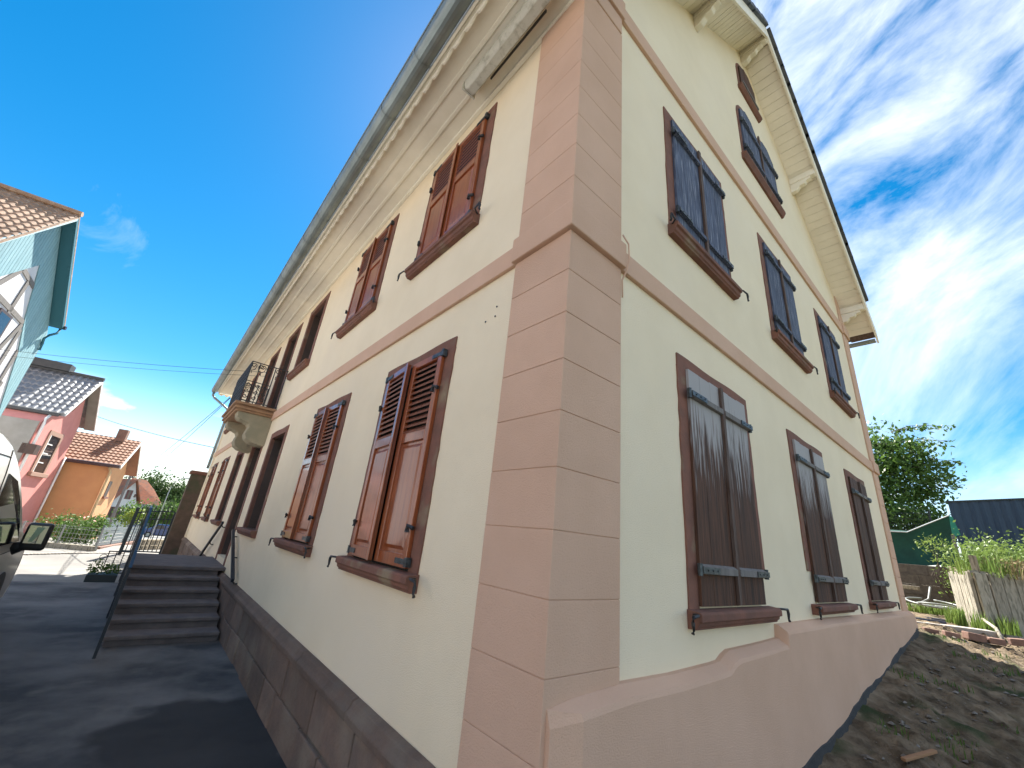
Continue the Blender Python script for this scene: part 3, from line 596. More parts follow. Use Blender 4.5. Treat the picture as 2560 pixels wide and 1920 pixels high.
def ragged(F, s, z0, z1, wdt, sgn):
    pass
def plank_window(F, s0, s1, z0, z1, zs, kindm, arch=False, label=None, battens=None, single=False, cut=(0, 0)):
    fr = MB(); T = lambda s, z, d: F(s, z, d)
    battens = battens or (zs+0.20, z1-0.30)
    if not arch:
        jamb(fr, F, s0, s0+JW, zs+cut[0], z1-0.095, 0.012, ragged=-1); jamb(fr, F, s1-JW, s1, zs+cut[1], z1-0.095, 0.012, ragged=1); lintel(fr, F, s0, s1, z1-0.095, z1, 0.012)
        o = fr.build('window', M['sand'], H)
    else:
        ar = arch; poly = []
        k = 1 if single else 2; wd_ = (s1-s0)/k
        for j in range(k):
            cx = s0+wd_*(j+0.5); rr = wd_/2
            for i in range(9):
                t = PI-PI*i/8; poly.append((cx+rr*math.cos(t), z1-rr*0.75+0.75*rr*math.sin(t)))
        poly = [(s0, zs)]+poly+[(s1, zs)]
        fr.prism(poly, lambda s, z: F(s, z, -0.05), lambda s, z: F(s, z, 0.012)); o = fr.build('window', M['sand'], H)
    if label: o['label'] = label
    if not arch: sill(o, F, s0, s1, z0, zs); hook(o, F, s0-0.02, zs-0.05, -1); hook(o, F, s1+0.03, zs-0.04, 1)
    else:
        q = MB(); q.prism([(0.0, zs), (0.07, zs-0.01), (0.07, zs-0.05), (0.03, z0), (0.0, z0)], lambda d, z: F(s0-0.03, z, d), lambda d, z: F(s1+0.03, z, d)); q.build('sill', M['sand'], o)
    inset = JW-0.01 if not arch else 0.075
    a0, a1 = s0+inset, s1-inset; npl = 6 if not single else 3; pw = (a1-a0)/npl; zt0 = z1-0.10
    for k in range(npl):
        u0, u1 = a0+k*pw+0.001, a0+(k+1)*pw-0.001; q = MB(); t = 0.036+random.uniform(-0.0015, 0.0015)
        if arch:
            kk = 1 if single else 2; wd_ = (s1-s0)/kk
            def top(s):
                j = min(int((s-s0)/wd_), kk-1); cx = s0+wd_*(j+0.5); rr = wd_/2-0.05; x_ = min(abs(s-cx)/rr, 1)
                return z1-wd_/2*0.75+0.75*rr*math.sqrt(max(0, 1-x_*x_))-0.03
            ta, tb_ = top(u0), top(u1)
        else: ta = tb_ = zt0+random.uniform(-0.006, 0.006)
        q.hexa([F(u0, zs+0.015, 0.014), F(u1, zs+0.015, 0.014), F(u1, tb_, 0.014), F(u0, ta, 0.014)], [F(u0, zs+0.015, t), F(u1, zs+0.015, t), F(u1, tb_, t), F(u0, ta, t)])
        q.build('plank', kindm, o)
    mid = (a0+a1)/2
    if not single:
        q = MB(); q.box((mid-0.022, zs+0.02, 0.04), (mid+0.022, (zt0 if not arch else z1-0.22), 0.062), T=T); q.build('cover_strip', M['brown_trim'], o)
    for zz in battens:
        for (u0, u1) in (((a0, mid-0.024), (mid+0.024, a1)) if not single else ((a0, a1),)):
            q = MB(); q.prism([(0.04, zz-0.032), (0.068, zz-0.028), (0.068, zz+0.015), (0.04, zz+0.032)], lambda d, z: F(u0, z, d), lambda d, z: F(u1, z, d)); q.build('batten', M['grey_wood'] if kindm is M['grey_wood'] else M['timber'], o)
    if not single:
        for zz in battens:
            for sg, e in ((-1, a0), (1, a1)):
                q = MB(); u1 = e-sg*0.21; lo_, hi_ = min(e+sg*0.03, u1), max(e+sg*0.03, u1)
                q.box((lo_, zz-0.024, 0.070), (hi_, zz+0.016, 0.077), T=T); q.tube([F(e+sg*0.03, zz-0.04, 0.05), F(e+sg*0.03, zz+0.035, 0.05)], 0.018, 6)
                for j in range(3): c_ = e-sg*(0.03+0.07*j); q.tube([F(c_, zz-0.004, 0.077), F(c_, zz-0.004, 0.083)], 0.007, 6)
                q.build('hinge', M['hinge'], o)
    return o
M['weather2'] = mat('partly_bleached_plank', (0.11, 0.046, 0.023), (0.034, 0.016, 0.010), scale=4, rough=0.8, bump=0.5, bscale=14, bdist=0.005, stretch=(9, 9, 0.55), vary=0.13)
def dark_patch(m, cx, cy, rx, ry, col):      # a dark patch with a ragged outline
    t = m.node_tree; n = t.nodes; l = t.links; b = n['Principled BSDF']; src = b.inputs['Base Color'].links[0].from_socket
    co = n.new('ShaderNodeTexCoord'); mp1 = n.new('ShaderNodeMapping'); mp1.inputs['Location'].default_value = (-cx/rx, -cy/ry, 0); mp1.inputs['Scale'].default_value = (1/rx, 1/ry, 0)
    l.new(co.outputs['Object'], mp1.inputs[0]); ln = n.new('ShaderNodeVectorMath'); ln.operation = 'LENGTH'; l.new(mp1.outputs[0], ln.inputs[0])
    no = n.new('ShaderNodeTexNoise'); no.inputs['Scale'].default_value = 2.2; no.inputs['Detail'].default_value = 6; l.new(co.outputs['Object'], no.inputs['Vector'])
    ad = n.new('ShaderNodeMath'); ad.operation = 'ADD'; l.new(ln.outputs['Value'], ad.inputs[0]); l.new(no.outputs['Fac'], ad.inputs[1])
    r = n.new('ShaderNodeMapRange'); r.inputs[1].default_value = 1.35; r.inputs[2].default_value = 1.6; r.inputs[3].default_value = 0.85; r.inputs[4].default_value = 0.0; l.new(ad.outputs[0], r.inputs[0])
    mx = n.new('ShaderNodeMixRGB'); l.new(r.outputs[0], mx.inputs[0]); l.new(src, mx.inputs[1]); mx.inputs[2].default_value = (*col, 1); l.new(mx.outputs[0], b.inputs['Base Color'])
dark_patch(M['asphalt'], -0.55, 3.3, 0.75, 1.0, (0.012, 0.012, 0.014))
def bleach(m, z_lo, z_hi):     # paint worn to bare grey wood on the upper part of the ground floor shutters
    t = m.node_tree; n = t.nodes; l = t.links; b = n['Principled BSDF']; src = b.inputs['Base Color'].links[0].from_socket
    co = n.new('ShaderNodeTexCoord'); sp = n.new('ShaderNodeSeparateXYZ'); l.new(co.outputs['Object'], sp.inputs[0])
    mp1 = n.new('ShaderNodeMapping'); mp1.inputs['Scale'].default_value = (22, 22, 1.6); l.new(co.outputs['Object'], mp1.inputs[0])
    no = n.new('ShaderNodeTexNoise'); no.inputs['Scale'].default_value = 2.0; no.inputs['Detail'].default_value = 6; l.new(mp1.outputs[0], no.inputs['Vector'])
    r = n.new('ShaderNodeMapRange'); r.inputs[1].default_value = z_lo; r.inputs[2].default_value = z_hi; r.inputs[3].default_value = -0.45; r.inputs[4].default_value = 0.42; r.clamp = True
    l.new(sp.outputs[2], r.inputs[0])
    ad = n.new('ShaderNodeMath'); ad.operation = 'ADD'; l.new(r.outputs[0], ad.inputs[0]); l.new(no.outputs['Fac'], ad.inputs[1])
    r2 = n.new('ShaderNodeMapRange'); r2.inputs[1].default_value = 0.50; r2.inputs[2].default_value = 0.74; l.new(ad.outputs[0], r2.inputs[0])
    mx = n.new('ShaderNodeMixRGB'); l.new(r2.outputs[0], mx.inputs[0]); l.new(src, mx.inputs[1]); mx.inputs[2].default_value = (0.36, 0.34, 0.335, 1); l.new(mx.outputs[0], b.inputs['Base Color'])
bleach(M['weather2'], 1.7, 3.15)
gB = [(1.275, 2.60), (3.76, 5.10), (6.23, 7.49)]
for k, (a, b) in enumerate(gB):
    plank_window(fB, a, b, 1.385 if k == 0 else 1.40, 3.30, 1.505, M['weather2'] if k < 2 else M['weather'], label=('ground floor gable window nearest the corner with bleached plank shutters' if k == 0 else None), battens=(1.505+0.24, 2.985), cut=((0, 0.27), (0.30, 0.12), (0, 0.2))[k])
for k, (a, b) in enumerate(((1.265, 2.595), (3.75, 5.08), (6.29, 7.57))):
    plank_window(fB, a, b, 4.44, 6.13, 4.575, M['grey_wood'], battens=(4.575+0.22, 5.83))
plank_window(fB, 3.60, 5.20, 7.41, 8.80, 7.53, M['grey_wood'], arch=True, battens=(7.70, 8.28), label='paired arched attic window with grey shutters')
plank_window(fB, 3.92, 4.76, 9.34, 10.24, 9.43, M['weather'], arch=True, single=True, battens=(9.55,), label='small arched attic window near the apex')
# three small drill holes and a loose cable end
for s, z in ((0.815, 3.30), (0.70, 3.305), (0.695, 3.385)):
    p = MB(); p.tube([(-0.001, s, z), (-0.006, s, z)], 0.007, 6); p.build('wall_hole', M['iron'], H)
p = MB(); p.tube([(0.515, -0.035, 3.95), (0.535, -0.07, 3.86), (0.54, -0.072, 3.72), (0.525, -0.06, 3.63), (0.515, -0.03, 3.56), (0.518, -0.03, 3.42)], 0.006, 6)
tag(p.build('cable', M['pink'], smooth=True), 'thin painted cable looping over the pink string course', 'cable')

# balcony
SBZ = 3.70
p = MB()
for (x0, y0, y1, za, zb2) in ((-0.70, 8.33, 10.30, 3.70, 3.745), (-0.735, 8.295, 10.335, 3.745, 3.80), (-0.71, 8.32, 10.31, 3.80, 3.83), (-0.765, 8.265, 10.365, 3.83, 3.885)):
    p.box((x0, y0, za+0.0005), (0.0, y1, zb2-0.0005))
p.build('balcony_slab', M['balc_trim'], H, bevel=0.012)
cp = [(0, 3.10), (-0.12, 3.10), (-0.27, 3.13), (-0.36, 3.19), (-0.40, 3.28), (-0.385, 3.38), (-0.37, 3.44), (-0.40, 3.50), (-0.48, 3.535), (-0.57, 3.55), (-0.63, 3.60), (-0.65, 3.70), (0, 3.70)]
for y0 in (8.38, 9.83):
    p = MB(); p.prism(cp, lambda x, z: (x, y0, z), lambda x, z: (x, y0+0.42, z)); o = p.build('corbel', M['balc_stone'], H, bevel=0.012)
RX, RY0, RY1, RZ0, RZ1 = -0.70, 8.33, 10.30, 3.93, 4.78
p = MB(); b_ = 0.019
for z in (RZ0, 4.35, RZ1):
    hw = 0.03 if z == RZ1 else 0.016
    p.bar((RX, RY0, z), (RX, RY1, z), hw, 0.014)
    for y in (RY0, RY1):
        if z == 4.35: p.bar((RX, y, z), (-0.25, y, z), hw, 0.014)
        else: p.bar((RX, y, z), (-0.0, y, z), hw, 0.014)
p.build('balcony_rail', M['iron'], H)
def scroll(cx, cz, r, ax, s1=1, s2=1, n=14):
    pts = []
    for k in range(n):
        t = k/(n-1)*2.2*PI; rr = r*(1-0.62*k/(n-1)); pts.append(ax(cx+s1*rr*math.cos(t), cz+s2*rr*math.sin(t)))
    return pts
for x in (-0.70, -0.55, -0.40, -0.25, -0.02):
    for y in (RY0, RY1):
        p = MB(); p.bar((x, y, 3.885), (x, y, RZ1), b_); p.build('balcony_bar', M['iron'], H)
for k in range(14):
    y = RY0+0.05+k*(RY1-RY0-0.1)/13
    p = MB(); p.bar((RX, y, 3.885), (RX, y, RZ1), b_); p.build('balcony_bar', M['iron_blue'], H)
for y in (RY0, RY1):
    p = MB(); ax = lambda a, z: (a, y, z)
    for cx, sg in ((-0.655, 1), (-0.52, -1), (-0.48, 1), (-0.36, -1), (-0.19, 1)):
        p.tube(scroll(cx, 4.70, 0.05, ax, sg, 1), 0.0085, 4); p.tube([ax(cx+sg*0.05, 4.70), ax(cx+sg*0.035, 4.62), ax(cx-sg*0.02, 4.58), ax(cx-sg*0.01, 4.52)], 0.0085, 4)
    for cx, sg in ((-0.64, 1), (-0.47, -1), (-0.33, 1)):
        for cz in (4.28, 4.14, 4.02): p.tube(scroll(cx, cz, 0.042, ax, sg, -1), 0.0085, 4)
    p.build('balcony_scrollwork', M['iron'], H)
p = MB(); ax = lambda a, z: (RX-0.01, a, z)
for k in range(13):
    yc = RY0+0.125+k*(RY1-RY0-0.1)/13
    for cz in (4.68, 4.55, 4.42, 4.26, 4.13, 4.01): p.tube(scroll(yc, cz, 0.05, ax, 1 if k % 2 else -1, 1), 0.010, 4)
p.build('balcony_scrollwork', M['iron_blue'], H)

# tube light under the eaves
TL = thing('tube_light', 'long dusty tube light fixed under the eaves above the corner', 'light fitting', (-0.27, 0.75, 6.28))
p = MB(); p.prism([(-0.075, 6.282), (0.075, 6.282), (0.07, 6.22), (0.045, 6.175), (-0.045, 6.175), (-0.07, 6.22)], lambda x, z: (-0.255+x, 0.12, z), lambda x, z: (-0.255+x, 1.36, z)); p.build('housing', M['whitedirty'], TL, bevel=0.01)
p = MB(); p.box((-0.30, 0.18, 6.150), (-0.21, 1.32, 6.174)); p.build('diffuser', M['whitedirty'], TL, bevel=0.008)
for y in (0.10, 1.362):
    p = MB(); p.box((-0.335, y, 6.17), (-0.175, y+0.018, 6.284)); p.build('end_cap', M['whitedirty'], TL, bevel=0.006)
p = MB(); p.box((-0.174, 0.30, 6.20), (-0.160, 1.1, 6.23)); p.build('clip_rail', M['iron'], TL)

# ------------------------------------------------------------------ stairs
ST = thing('stone_staircase', 'double flight of grey stone steps up to the front door', 'steps', (-0.7, 9.2, 0))
SX0, SX1 = -1.36, -0.10
YF = [8.25-0.36*k for k in range(6)]; ZT = [0.79, 0.655, 0.52, 0.385, 0.25, 0.125]
p = MB(); p.box((SX0, 8.27, 0), (SX1, 10.28, 0.73)); p.build('landing_base', M['step'], ST)
p = MB(); p.box((SX0-0.02, 8.23, 0.732), (-0.001, 10.32, 0.79)); p.build('landing_slab', M['step'], ST, bevel=0.012)
for sgn in (-1, 1):
    for k in range(1, 6):
        y0 = (8.27-0.36*k) if sgn < 0 else (10.28+0.36*(k-1)); y1 = y0+0.36
        p = MB(); p.box((SX0+0.01, y0+0.001, 0), (SX1, y1-0.001, ZT[k]-0.05)); o = p.build('riser', M['step'], ST)
        p = MB(); ya, yb = (y0-0.035, y1-0.002) if sgn < 0 else (y0+0.002, y1+0.035)
        p.box((SX0-0.015, ya, ZT[k]-0.048), (SX1, yb, ZT[k])); p.build('tread', M['step'], ST, bevel=0.01)
RXs = SX0-0.03
prs = [(5.98, 0.0, 0.98), (8.25, 0.0, 1.69), (10.34, 0.0, 1.69), (12.3, 0.0, 0.98)]
for y, za, zb2 in prs:
    p = MB(); p.bar((RXs, y, za), (RXs, y, zb2), 0.032); p.build('post', M['iron_blue'], ST)
for a, b in ((prs[0], prs[1]), (prs[1], prs[2]), (prs[2], prs[3])):
    p = MB(); p.bar((RXs, a[0], a[2]), (RXs, b[0], b[2]), 0.034, 0.02)
    p.build('rail', M['iron_blue'], ST); p = MB(); za = {5.98: 0.12, 8.25: 0.84, 10.34: 0.84, 12.3: 0.12}; p.bar((RXs, a[0], za[a[0]]), (RXs, b[0], za[b[0]]), 0.022, 0.016); p.build('rail', M['iron_blue'], ST)
for i in range(40):
    y = 6.1+i*0.155
    if any(abs(y-q[0]) < 0.06 for q in prs): continue
    zt = np.interp(y, [5.98, 8.25, 10.34, 12.3], [0.98, 1.69, 1.69, 0.98]); zl = np.interp(y, [5.98, 8.25, 10.34, 12.3], [0.12, 0.84, 0.84, 0.12])
    p = MB(); p.bar((RXs, y, zl), (RXs, y, zt-0.01), 0.018); p.build('baluster', M['iron'], ST)
for nm, a, b, lab in (('handrail', (6.78, 0.76), (8.22, 1.44), 'black wall handrail beside the near flight of steps'), ('handrail', (9.86, 1.52), (11.9, 0.62), 'black wall handrail beyond the front door')):
    hr = thing(nm, lab, 'handrail', (-0.08, a[0], a[1])); p = MB(); p.bar((-0.085, a[0], a[1]), (-0.085, b[0], b[1]), 0.045, 0.05); p.build('rail', M['iron_blue'], hr)
    for t in (0.03, 0.5, 0.95):
        y = a[0]+(b[0]-a[0])*t; z = a[1]+(b[1]-a[1])*t; p = MB(); p.tube([(-0.085, y, z-0.02), (-0.05, y, z-0.07), (0.0, y, z-0.07)], 0.012, 6); p.build('bracket', M['iron'], hr)
# ------------------------------------------------------------------ leaves helper
def leaves(name, pts, size, m, parent=None, flat=0.0, jitter=0.5, asp=0.55):
    pts = np.asarray(pts); n = len(pts); s = size*(1+jitter*(rng.random(n)-0.5)*2)
    d = rng.normal(size=(n, 3)); d[:, 2] *= (1-flat); d /= np.linalg.norm(d, axis=1, keepdims=True)
    e = rng.normal(size=(n, 3)); u = np.cross(d, e); u /= np.linalg.norm(u, axis=1, keepdims=True)
    o_ = np.array(org(parent)) if parent else np.zeros(3)
    c = pts-o_; a = d*s[:, None]/2; b = u*s[:, None]*asp/2
    v = np.stack([c-a, c-b*0.9+a*0.1, c+a, c+b*0.9+a*0.1], 1).reshape(-1, 3)
    me = bpy.data.meshes.new(name); me.vertices.add(4*n); me.vertices.foreach_set('co', v.ravel())
    me.loops.add(4*n); me.loops.foreach_set('vertex_index', np.arange(4*n)); me.polygons.add(n)
    me.polygons.foreach_set('loop_start', np.arange(0, 4*n, 4)); me.polygons.foreach_set('loop_total', np.full(n, 4)); me.update(); me.validate()
    me.materials.append(m); o = bpy.data.objects.new(name, me); C.objects.link(o)
    if parent: o.parent = parent
    return o
def blobpts(blobs, n, surf=0.55, clump=0.0):
    vol = np.array([b[3]*b[4]*b[5] for b in blobs])**0.7; k = rng.choice(len(blobs), n, p=vol/vol.sum()); out = []
    d = rng.normal(size=(n, 3)); d /= np.linalg.norm(d, axis=1, keepdims=True); r = (surf+(1-surf)*rng.random(n)**0.5)
    B = np.array(blobs)[k]
    if clump:        # gather the leaves into sprays
        m = max(8, n//40); cd = rng.normal(size=(m, 3)); cd /= np.linalg.norm(cd, axis=1, keepdims=True); ki = rng.integers(0, m, n)
        d = cd[ki]+rng.normal(size=(n, 3))*clump; r = (0.5+0.55*rng.random(m))[ki]+0.06*rng.normal(size=n)
    return B[:, :3]+d*r[:, None]*B[:, 3:6]
def tree(label, x, y, z, h, blobs, n, size, m, group=None, trunk_r=0.18, clump=0.28, name='tree', limbs=6):
    T = thing(name, label, 'tree', (x, y, z), group)
    top = z+h*0.55; p = MB(); p.tube([(x, y, z-0.2), (x+0.05*h*0.3, y, z+h*0.25), (x, y+0.02*h, top), (x, y, z+h*0.8)], [trunk_r, trunk_r*0.8, trunk_r*0.5, trunk_r*0.12], 7); p.build('trunk', M['bark'], T, smooth=True)
    for i in range(limbs):
        b = blobs[i % len(blobs)]; zz = z+h*(0.28+0.07*i); e = (b[0]+random.uniform(-.3, .3)*b[3], b[1]+random.uniform(-.3, .3)*b[4], b[2]+random.uniform(-.2, .3)*b[5])
        mdl = ((x+e[0])/2, (y+e[1])/2, (zz+e[2])/2+0.1*h*0.3); p = MB(); p.tube([(x, y, zz), mdl, e], [trunk_r*0.45, trunk_r*0.28, trunk_r*0.06], 5); p.build('limb', M['bark'], T, smooth=True)
    o = leaves('crown', blobpts(blobs, n, clump=clump), size, m, T); return T

# ------------------------------------------------------------------ neighbours on the left
def frame_fn(P0, a):
    a = math.radians(a); t = (math.sin(a), math.cos(a)); nn = (math.cos(a), -math.sin(a))
    return lambda s, z, d: (P0[0]+t[0]*s+nn[0]*d, P0[1]+t[1]*s+nn[1]*d, z)
def tiled_roof(Hs, F, s_r, z_r, s_e, z_e, d0, d1, m, tw, th, wave=0.03, real=True, maxn=300):
    """roof slope from the ridge (s_r,z_r) to the eave (s_e,z_e) running from d0 to d1 (depth); tiles laid singly near d1 edge"""
    ln = math.hypot(s_e-s_r, z_e-z_r); us, uz = (s_e-s_r)/ln, (z_e-z_r)/ln; nz, ns = abs(us), (uz if us < 0 else -uz)
    sl = MB(); q = lambda u, h, d: F(s_r+us*u+ns*h*-1*0-0, z_r+uz*u+h, d)
    sl.hexa([q(0, -0.12, d0), q(ln, -0.12, d0), q(ln, -0.02, d0), q(0, -0.02, d0)], [q(0, -0.12, d1), q(ln, -0.12, d1), q(ln, -0.02, d1), q(0, -0.02, d1)])
    sl.build('roof', m, Hs)
    nr = int(round(ln/th)); nc = int(round(abs(d1-d0)/tw)); th_ = ln/nr; sg = 1 if d0 > d1 else -1; count = 0; base = None; rest = MB()
    seg = 6
    def tile_geo(mb, u, d):
        vs = []
        for e, hh in ((0.0, 0.0), (1.12, 0.045)):
            for k in range(seg+1):
                ph = k/seg; hgt = wave*(math.sin(PI*min(ph*1.45, 1))**1.0 if ph < 0.69 else -0.25*math.sin(PI*(ph-0.69)/0.31))
                vs.append(q(u+e*th_, hh+hgt-0.01, d+sg*ph*tw))
        k = seg+1; fs = [(i, i+1, k+i+1, k+i) for i in range(seg)]
        vs2 = [q(u+1.12*th_, -0.01, d+sg*(i/seg)*tw) for i in range(seg+1)]; n0 = len(vs); vs += vs2
        fs += [(k+i, k+i+1, n0+i+1, n0+i) for i in range(seg)]
        mb.add(vs, fs)
    O0 = Vector(q(0, 0, d1))
    for c in range(nc):
        for r_ in range(nr-1, -1, -1):
            u, d = r_*th_, d1+sg*c*tw
            if count < maxn and real:
                if base is None:
                    b_m = MB(); tile_geo(b_m, u, d); base = b_m.build('tile', m, Hs, recalc=False); L0 = Vector(q(u, 0, d))
                else: inst(base, tuple(Vector(q(u, 0, d))-L0), Hs)
                count += 1
            else: tile_geo(rest, u, d)
    if rest.v: kind(rest.build('roof_tiles', m, Hs, recalc=False), 'stuff')
# A: teal boarded half timbered house
PH = (-7.55, 20.85, 0); a_ = 8; F = frame_fn(PH, a_)
TH_ = thing('timbered_house', 'half timbered house with teal boarded gable and orange tile roof', 'house', (-7.55, 20.85, 0))
w = MB(); w.prism([(-4.1, 0), (3.75, 0), (3.75, 8.0), (0.1, 11.9), (-4.1, 7.6)], lambda s, z: F(s, z, 0), lambda s, z: F(s, z, -9)); w.build('wall', M['gablewhite'], TH_)
clb = lambda s: 10.0-0.89*(0.48-s) if s < 0.48 else float(np.interp(s, [0.48, 1.6, 2.4, 3.75], [10.0, 7.94, 6.85, 3.9]))
bw_ = 0.17; s = -4.1
while s < 3.74:
    s1 = min(s+bw_, 3.75); q = MB(); zc = (s+s1)/2; tz = lambda x: 12.0-1.06*abs(x-0.1)
    q.hexa([F(s+0.008, clb(s)-0.0, 0.0), F(s1-0.008, clb(s1), 0.0), F(s1-0.008, tz(s1), 0.0), F(s+0.008, tz(s), 0.0)],
           [F(s+0.008, clb(s)-0.0, 0.035), F(s1-0.008, clb(s1), 0.035), F(s1-0.008, tz(s1), 0.035), F(s+0.008, tz(s), 0.035)])
    if tz(zc) > clb(zc)+0.05: q.build('cladding_board', M['teal'], TH_)
    s = s1
for a, b in (((-0.22, 9.37), (0.95, 9.2)), ((-2.5, 8.1), (1.63, 7.88)), ((0.45, 9.21), (0.35, 4.0)), ((1.72, 7.6), (1.62, 4.0)), ((-2.5, 5.6), (2.6, 5.5)), ((2.35, 6.9), (2.3, 3.0)), ((1.6, 7.8), (0.75, 5.55)), ((-1.3, 8.0), (-1.3, 4.0)), ((-0.3, 9.3), (-1.2, 8.05))):
    q = MB(); (s0, z0), (s1, z1) = a, b; dl = math.hypot(s1-s0, z1-z0); nx, nz = -(z1-z0)/dl*0.10, (s1-s0)/dl*0.10
    q.hexa([F(s0-nx, z0-nz, 0.0), F(s1-nx, z1-nz, 0.0), F(s1+nx, z1+nz, 0.0), F(s0+nx, z0+nz, 0.0)], [F(s0-nx, z0-nz, 0.03), F(s1-nx, z1-nz, 0.03), F(s1+nx, z1+nz, 0.03), F(s0+nx, z0+nz, 0.03)]); q.build('timber', M['timber'], TH_)
q = MB(); q.box((-0.15, 6.35, 0.002), (0.75, 7.75, 0.05), T=F); wo = q.build('window', M['frame_brown'], TH_)
q = MB(); q.box((-0.05, 6.45, 0.05), (0.65, 7.65, 0.055), T=F); q.build('pane', M['glass'], wo)
for (s_e, z_e, sg) in ((-3.5, 8.55, -1), (3.5, 8.62, 1)):
    q = MB(); q.hexa([F(0.05, 12.12, 0.40), F(s_e, z_e-0.1, 0.40), F(s_e, z_e+0.12, 0.40), F(0.05, 12.36, 0.40)], [F(0.05, 12.12, 0.44), F(s_e, z_e-0.1, 0.44), F(s_e, z_e+0.12, 0.44), F(0.05, 12.36, 0.44)]); q.build('bargeboard', M['tealwhite'] if sg < 0 else M['teal_dark'], TH_)
    q = MB(); q.hexa([F(0.05, 12.10, 0.0), F(s_e, z_e-0.12, 0.0), F(s_e, z_e-0.08, 0.0), F(0.05, 12.14, 0.0)], [F(0.05, 12.10, 0.40), F(s_e, z_e-0.12, 0.40), F(s_e, z_e-0.08, 0.40), F(0.05, 12.14, 0.40)]); q.build('soffit', M['teal_dark'], TH_)
tiled_roof(TH_, F, 0.05, 12.40, -4.3, 7.75, -6.0, 0.46, M['tile_orange'], 0.26, 0.36, wave=0.05)
q = MB(); q.hexa([F(0.05, 12.30, 0.44), F(3.6, 8.6, 0.44), F(3.6, 8.75, 0.44), F(0.05, 12.45, 0.44)], [F(0.05, 12.30, -9), F(3.6, 8.6, -9), F(3.6, 8.75, -9), F(0.05, 12.45, -9)]); q.build('roof', M['tile_orange'], TH_)
q = MB(); q.tube([F(0.0, 12.46, 0.5), F(0.0, 12.46, -9)], 0.11, 8); q.build('ridge', M['tile_orange'], TH_)
q = MB(); q.tube([F(3.62, 8.62, 0.5), F(3.62, 8.62, -9)], 0.09, 8); q.build('gutter', M['iron_blue'], TH_)
q = MB(); q.tube([F(3.62, 8.55, 0.35), F(3.62, 8.3, 0.32), F(3.45, 8.1, 0.2), F(3.45, 7.9, 0.1), F(3.6, 7.7, 0.08), F(3.65, 7.4, 0.08)], 0.05, 8); q.build('downpipe', M['teal_dark'], TH_, smooth=True)
# the pale neighbour whose sunlit front is mirrored in the varnished shutters
F = frame_fn((-16.5, -9.0, 0), 0); NB = thing('pale_neighbour_house', 'pale plastered neighbour house across the court beside the timbered house', 'house', (-16.5, -9, 0))
w = MB(); w.prism([(0, 0), (24, 0), (24, 6.0), (0, 6.0)], lambda s, z: F(s, z, 0), lambda s, z: F(s, z, -8)); w.build('wall', M['whitewall'], NB)
w = MB(); w.prism([(0.6, 5.9), (-8.6, 5.9), (-4, 10.5)], lambda d, z: F(-0.4, z, d), lambda d, z: F(24.4, z, d)); w.build('roof', M['tile_orange'], NB)
for k in range(7):
    for zz in (1.2, 3.9):
        q = MB(); q.box((1.2+3.3*k, zz, 0.0), (2.4+3.3*k, zz+1.5, 0.05), T=F); wo = q.build('window', M['sand'], NB); q = MB(); q.box((1.35+3.3*k, zz+0.12, 0.051), (2.25+3.3*k, zz+1.38, 0.06), T=F); q.build('pane', M['glass'], wo)
# B: rose house
P2 = (-6.19, 27.9); F = frame_fn(P2, 10)
RH = thing('rose_house', 'rose pink house with glossy grey tile roof and sandstone window', 'house', (-6.19, 27.9, 0))
w = MB(); w.prism([(-0.75, -1.5), (3.7, -1.5), (3.55, 5.3), (2.2, 7.35), (0.0, 5.35), (-0.75, 4.7)], lambda s, z: F(s, z, 0), lambda s, z: F(s, z, -7)); w.build('wall', M['rose'], RH)
w = MB(); w.box((-0.80, -1.5, -7), (-0.752, 4.75, -0.02), T=F); w.build('side_wall', M['greywall'], RH)
q = MB()
for a, b, c, e in ((0.62, 0.84, 2.55, 4.58), (2.03, 2.25, 2.55, 4.58), (0.84, 2.03, 4.36, 4.58)): q.box((a, c, 0.0), (b, e, 0.04), T=F)
wo = q.build('window', M['sand'], RH); wo.data.materials[0] = mat('light_sandstone', (0.33, 0.2, 0.15), rough=0.9)
q = MB(); q.box((0.5, 2.35, 0.0), (2.4, 2.55, 0.14), T=F); q.build('sill', wo.data.materials[0], wo, bevel=0.02)
q = MB(); q.box((0.84, 2.55, 0.001), (2.03, 4.36, 0.01), T=F); q.build('pane', M['glass'], wo)
for zz in (3.0, 3.45, 3.9):
    q = MB(); q.box((0.86, zz, 0.011), (1.5, zz+0.05, 0.03), T=F); q.build('muntin', M['whitepaint'], wo)
q = MB(); q.box((0.84, 2.56, 0.011), (0.92, 4.35, 0.035), T=F); q.build('casement', M['whitepaint'], wo)
q = MB(); q.hexa([F(1.30, 5.75, 0.0), F(1.52, 5.75, 0.0), F(1.52, 6.6, 0.0), F(1.30, 6.6, 0.0)], [F(1.30, 5.75, 0.12), F(1.52, 5.75, 0.12), F(1.52, 6.6, 0.4), F(1.30, 6.6, 0.4)]); q.build('purlin_end', M['sand'], RH)
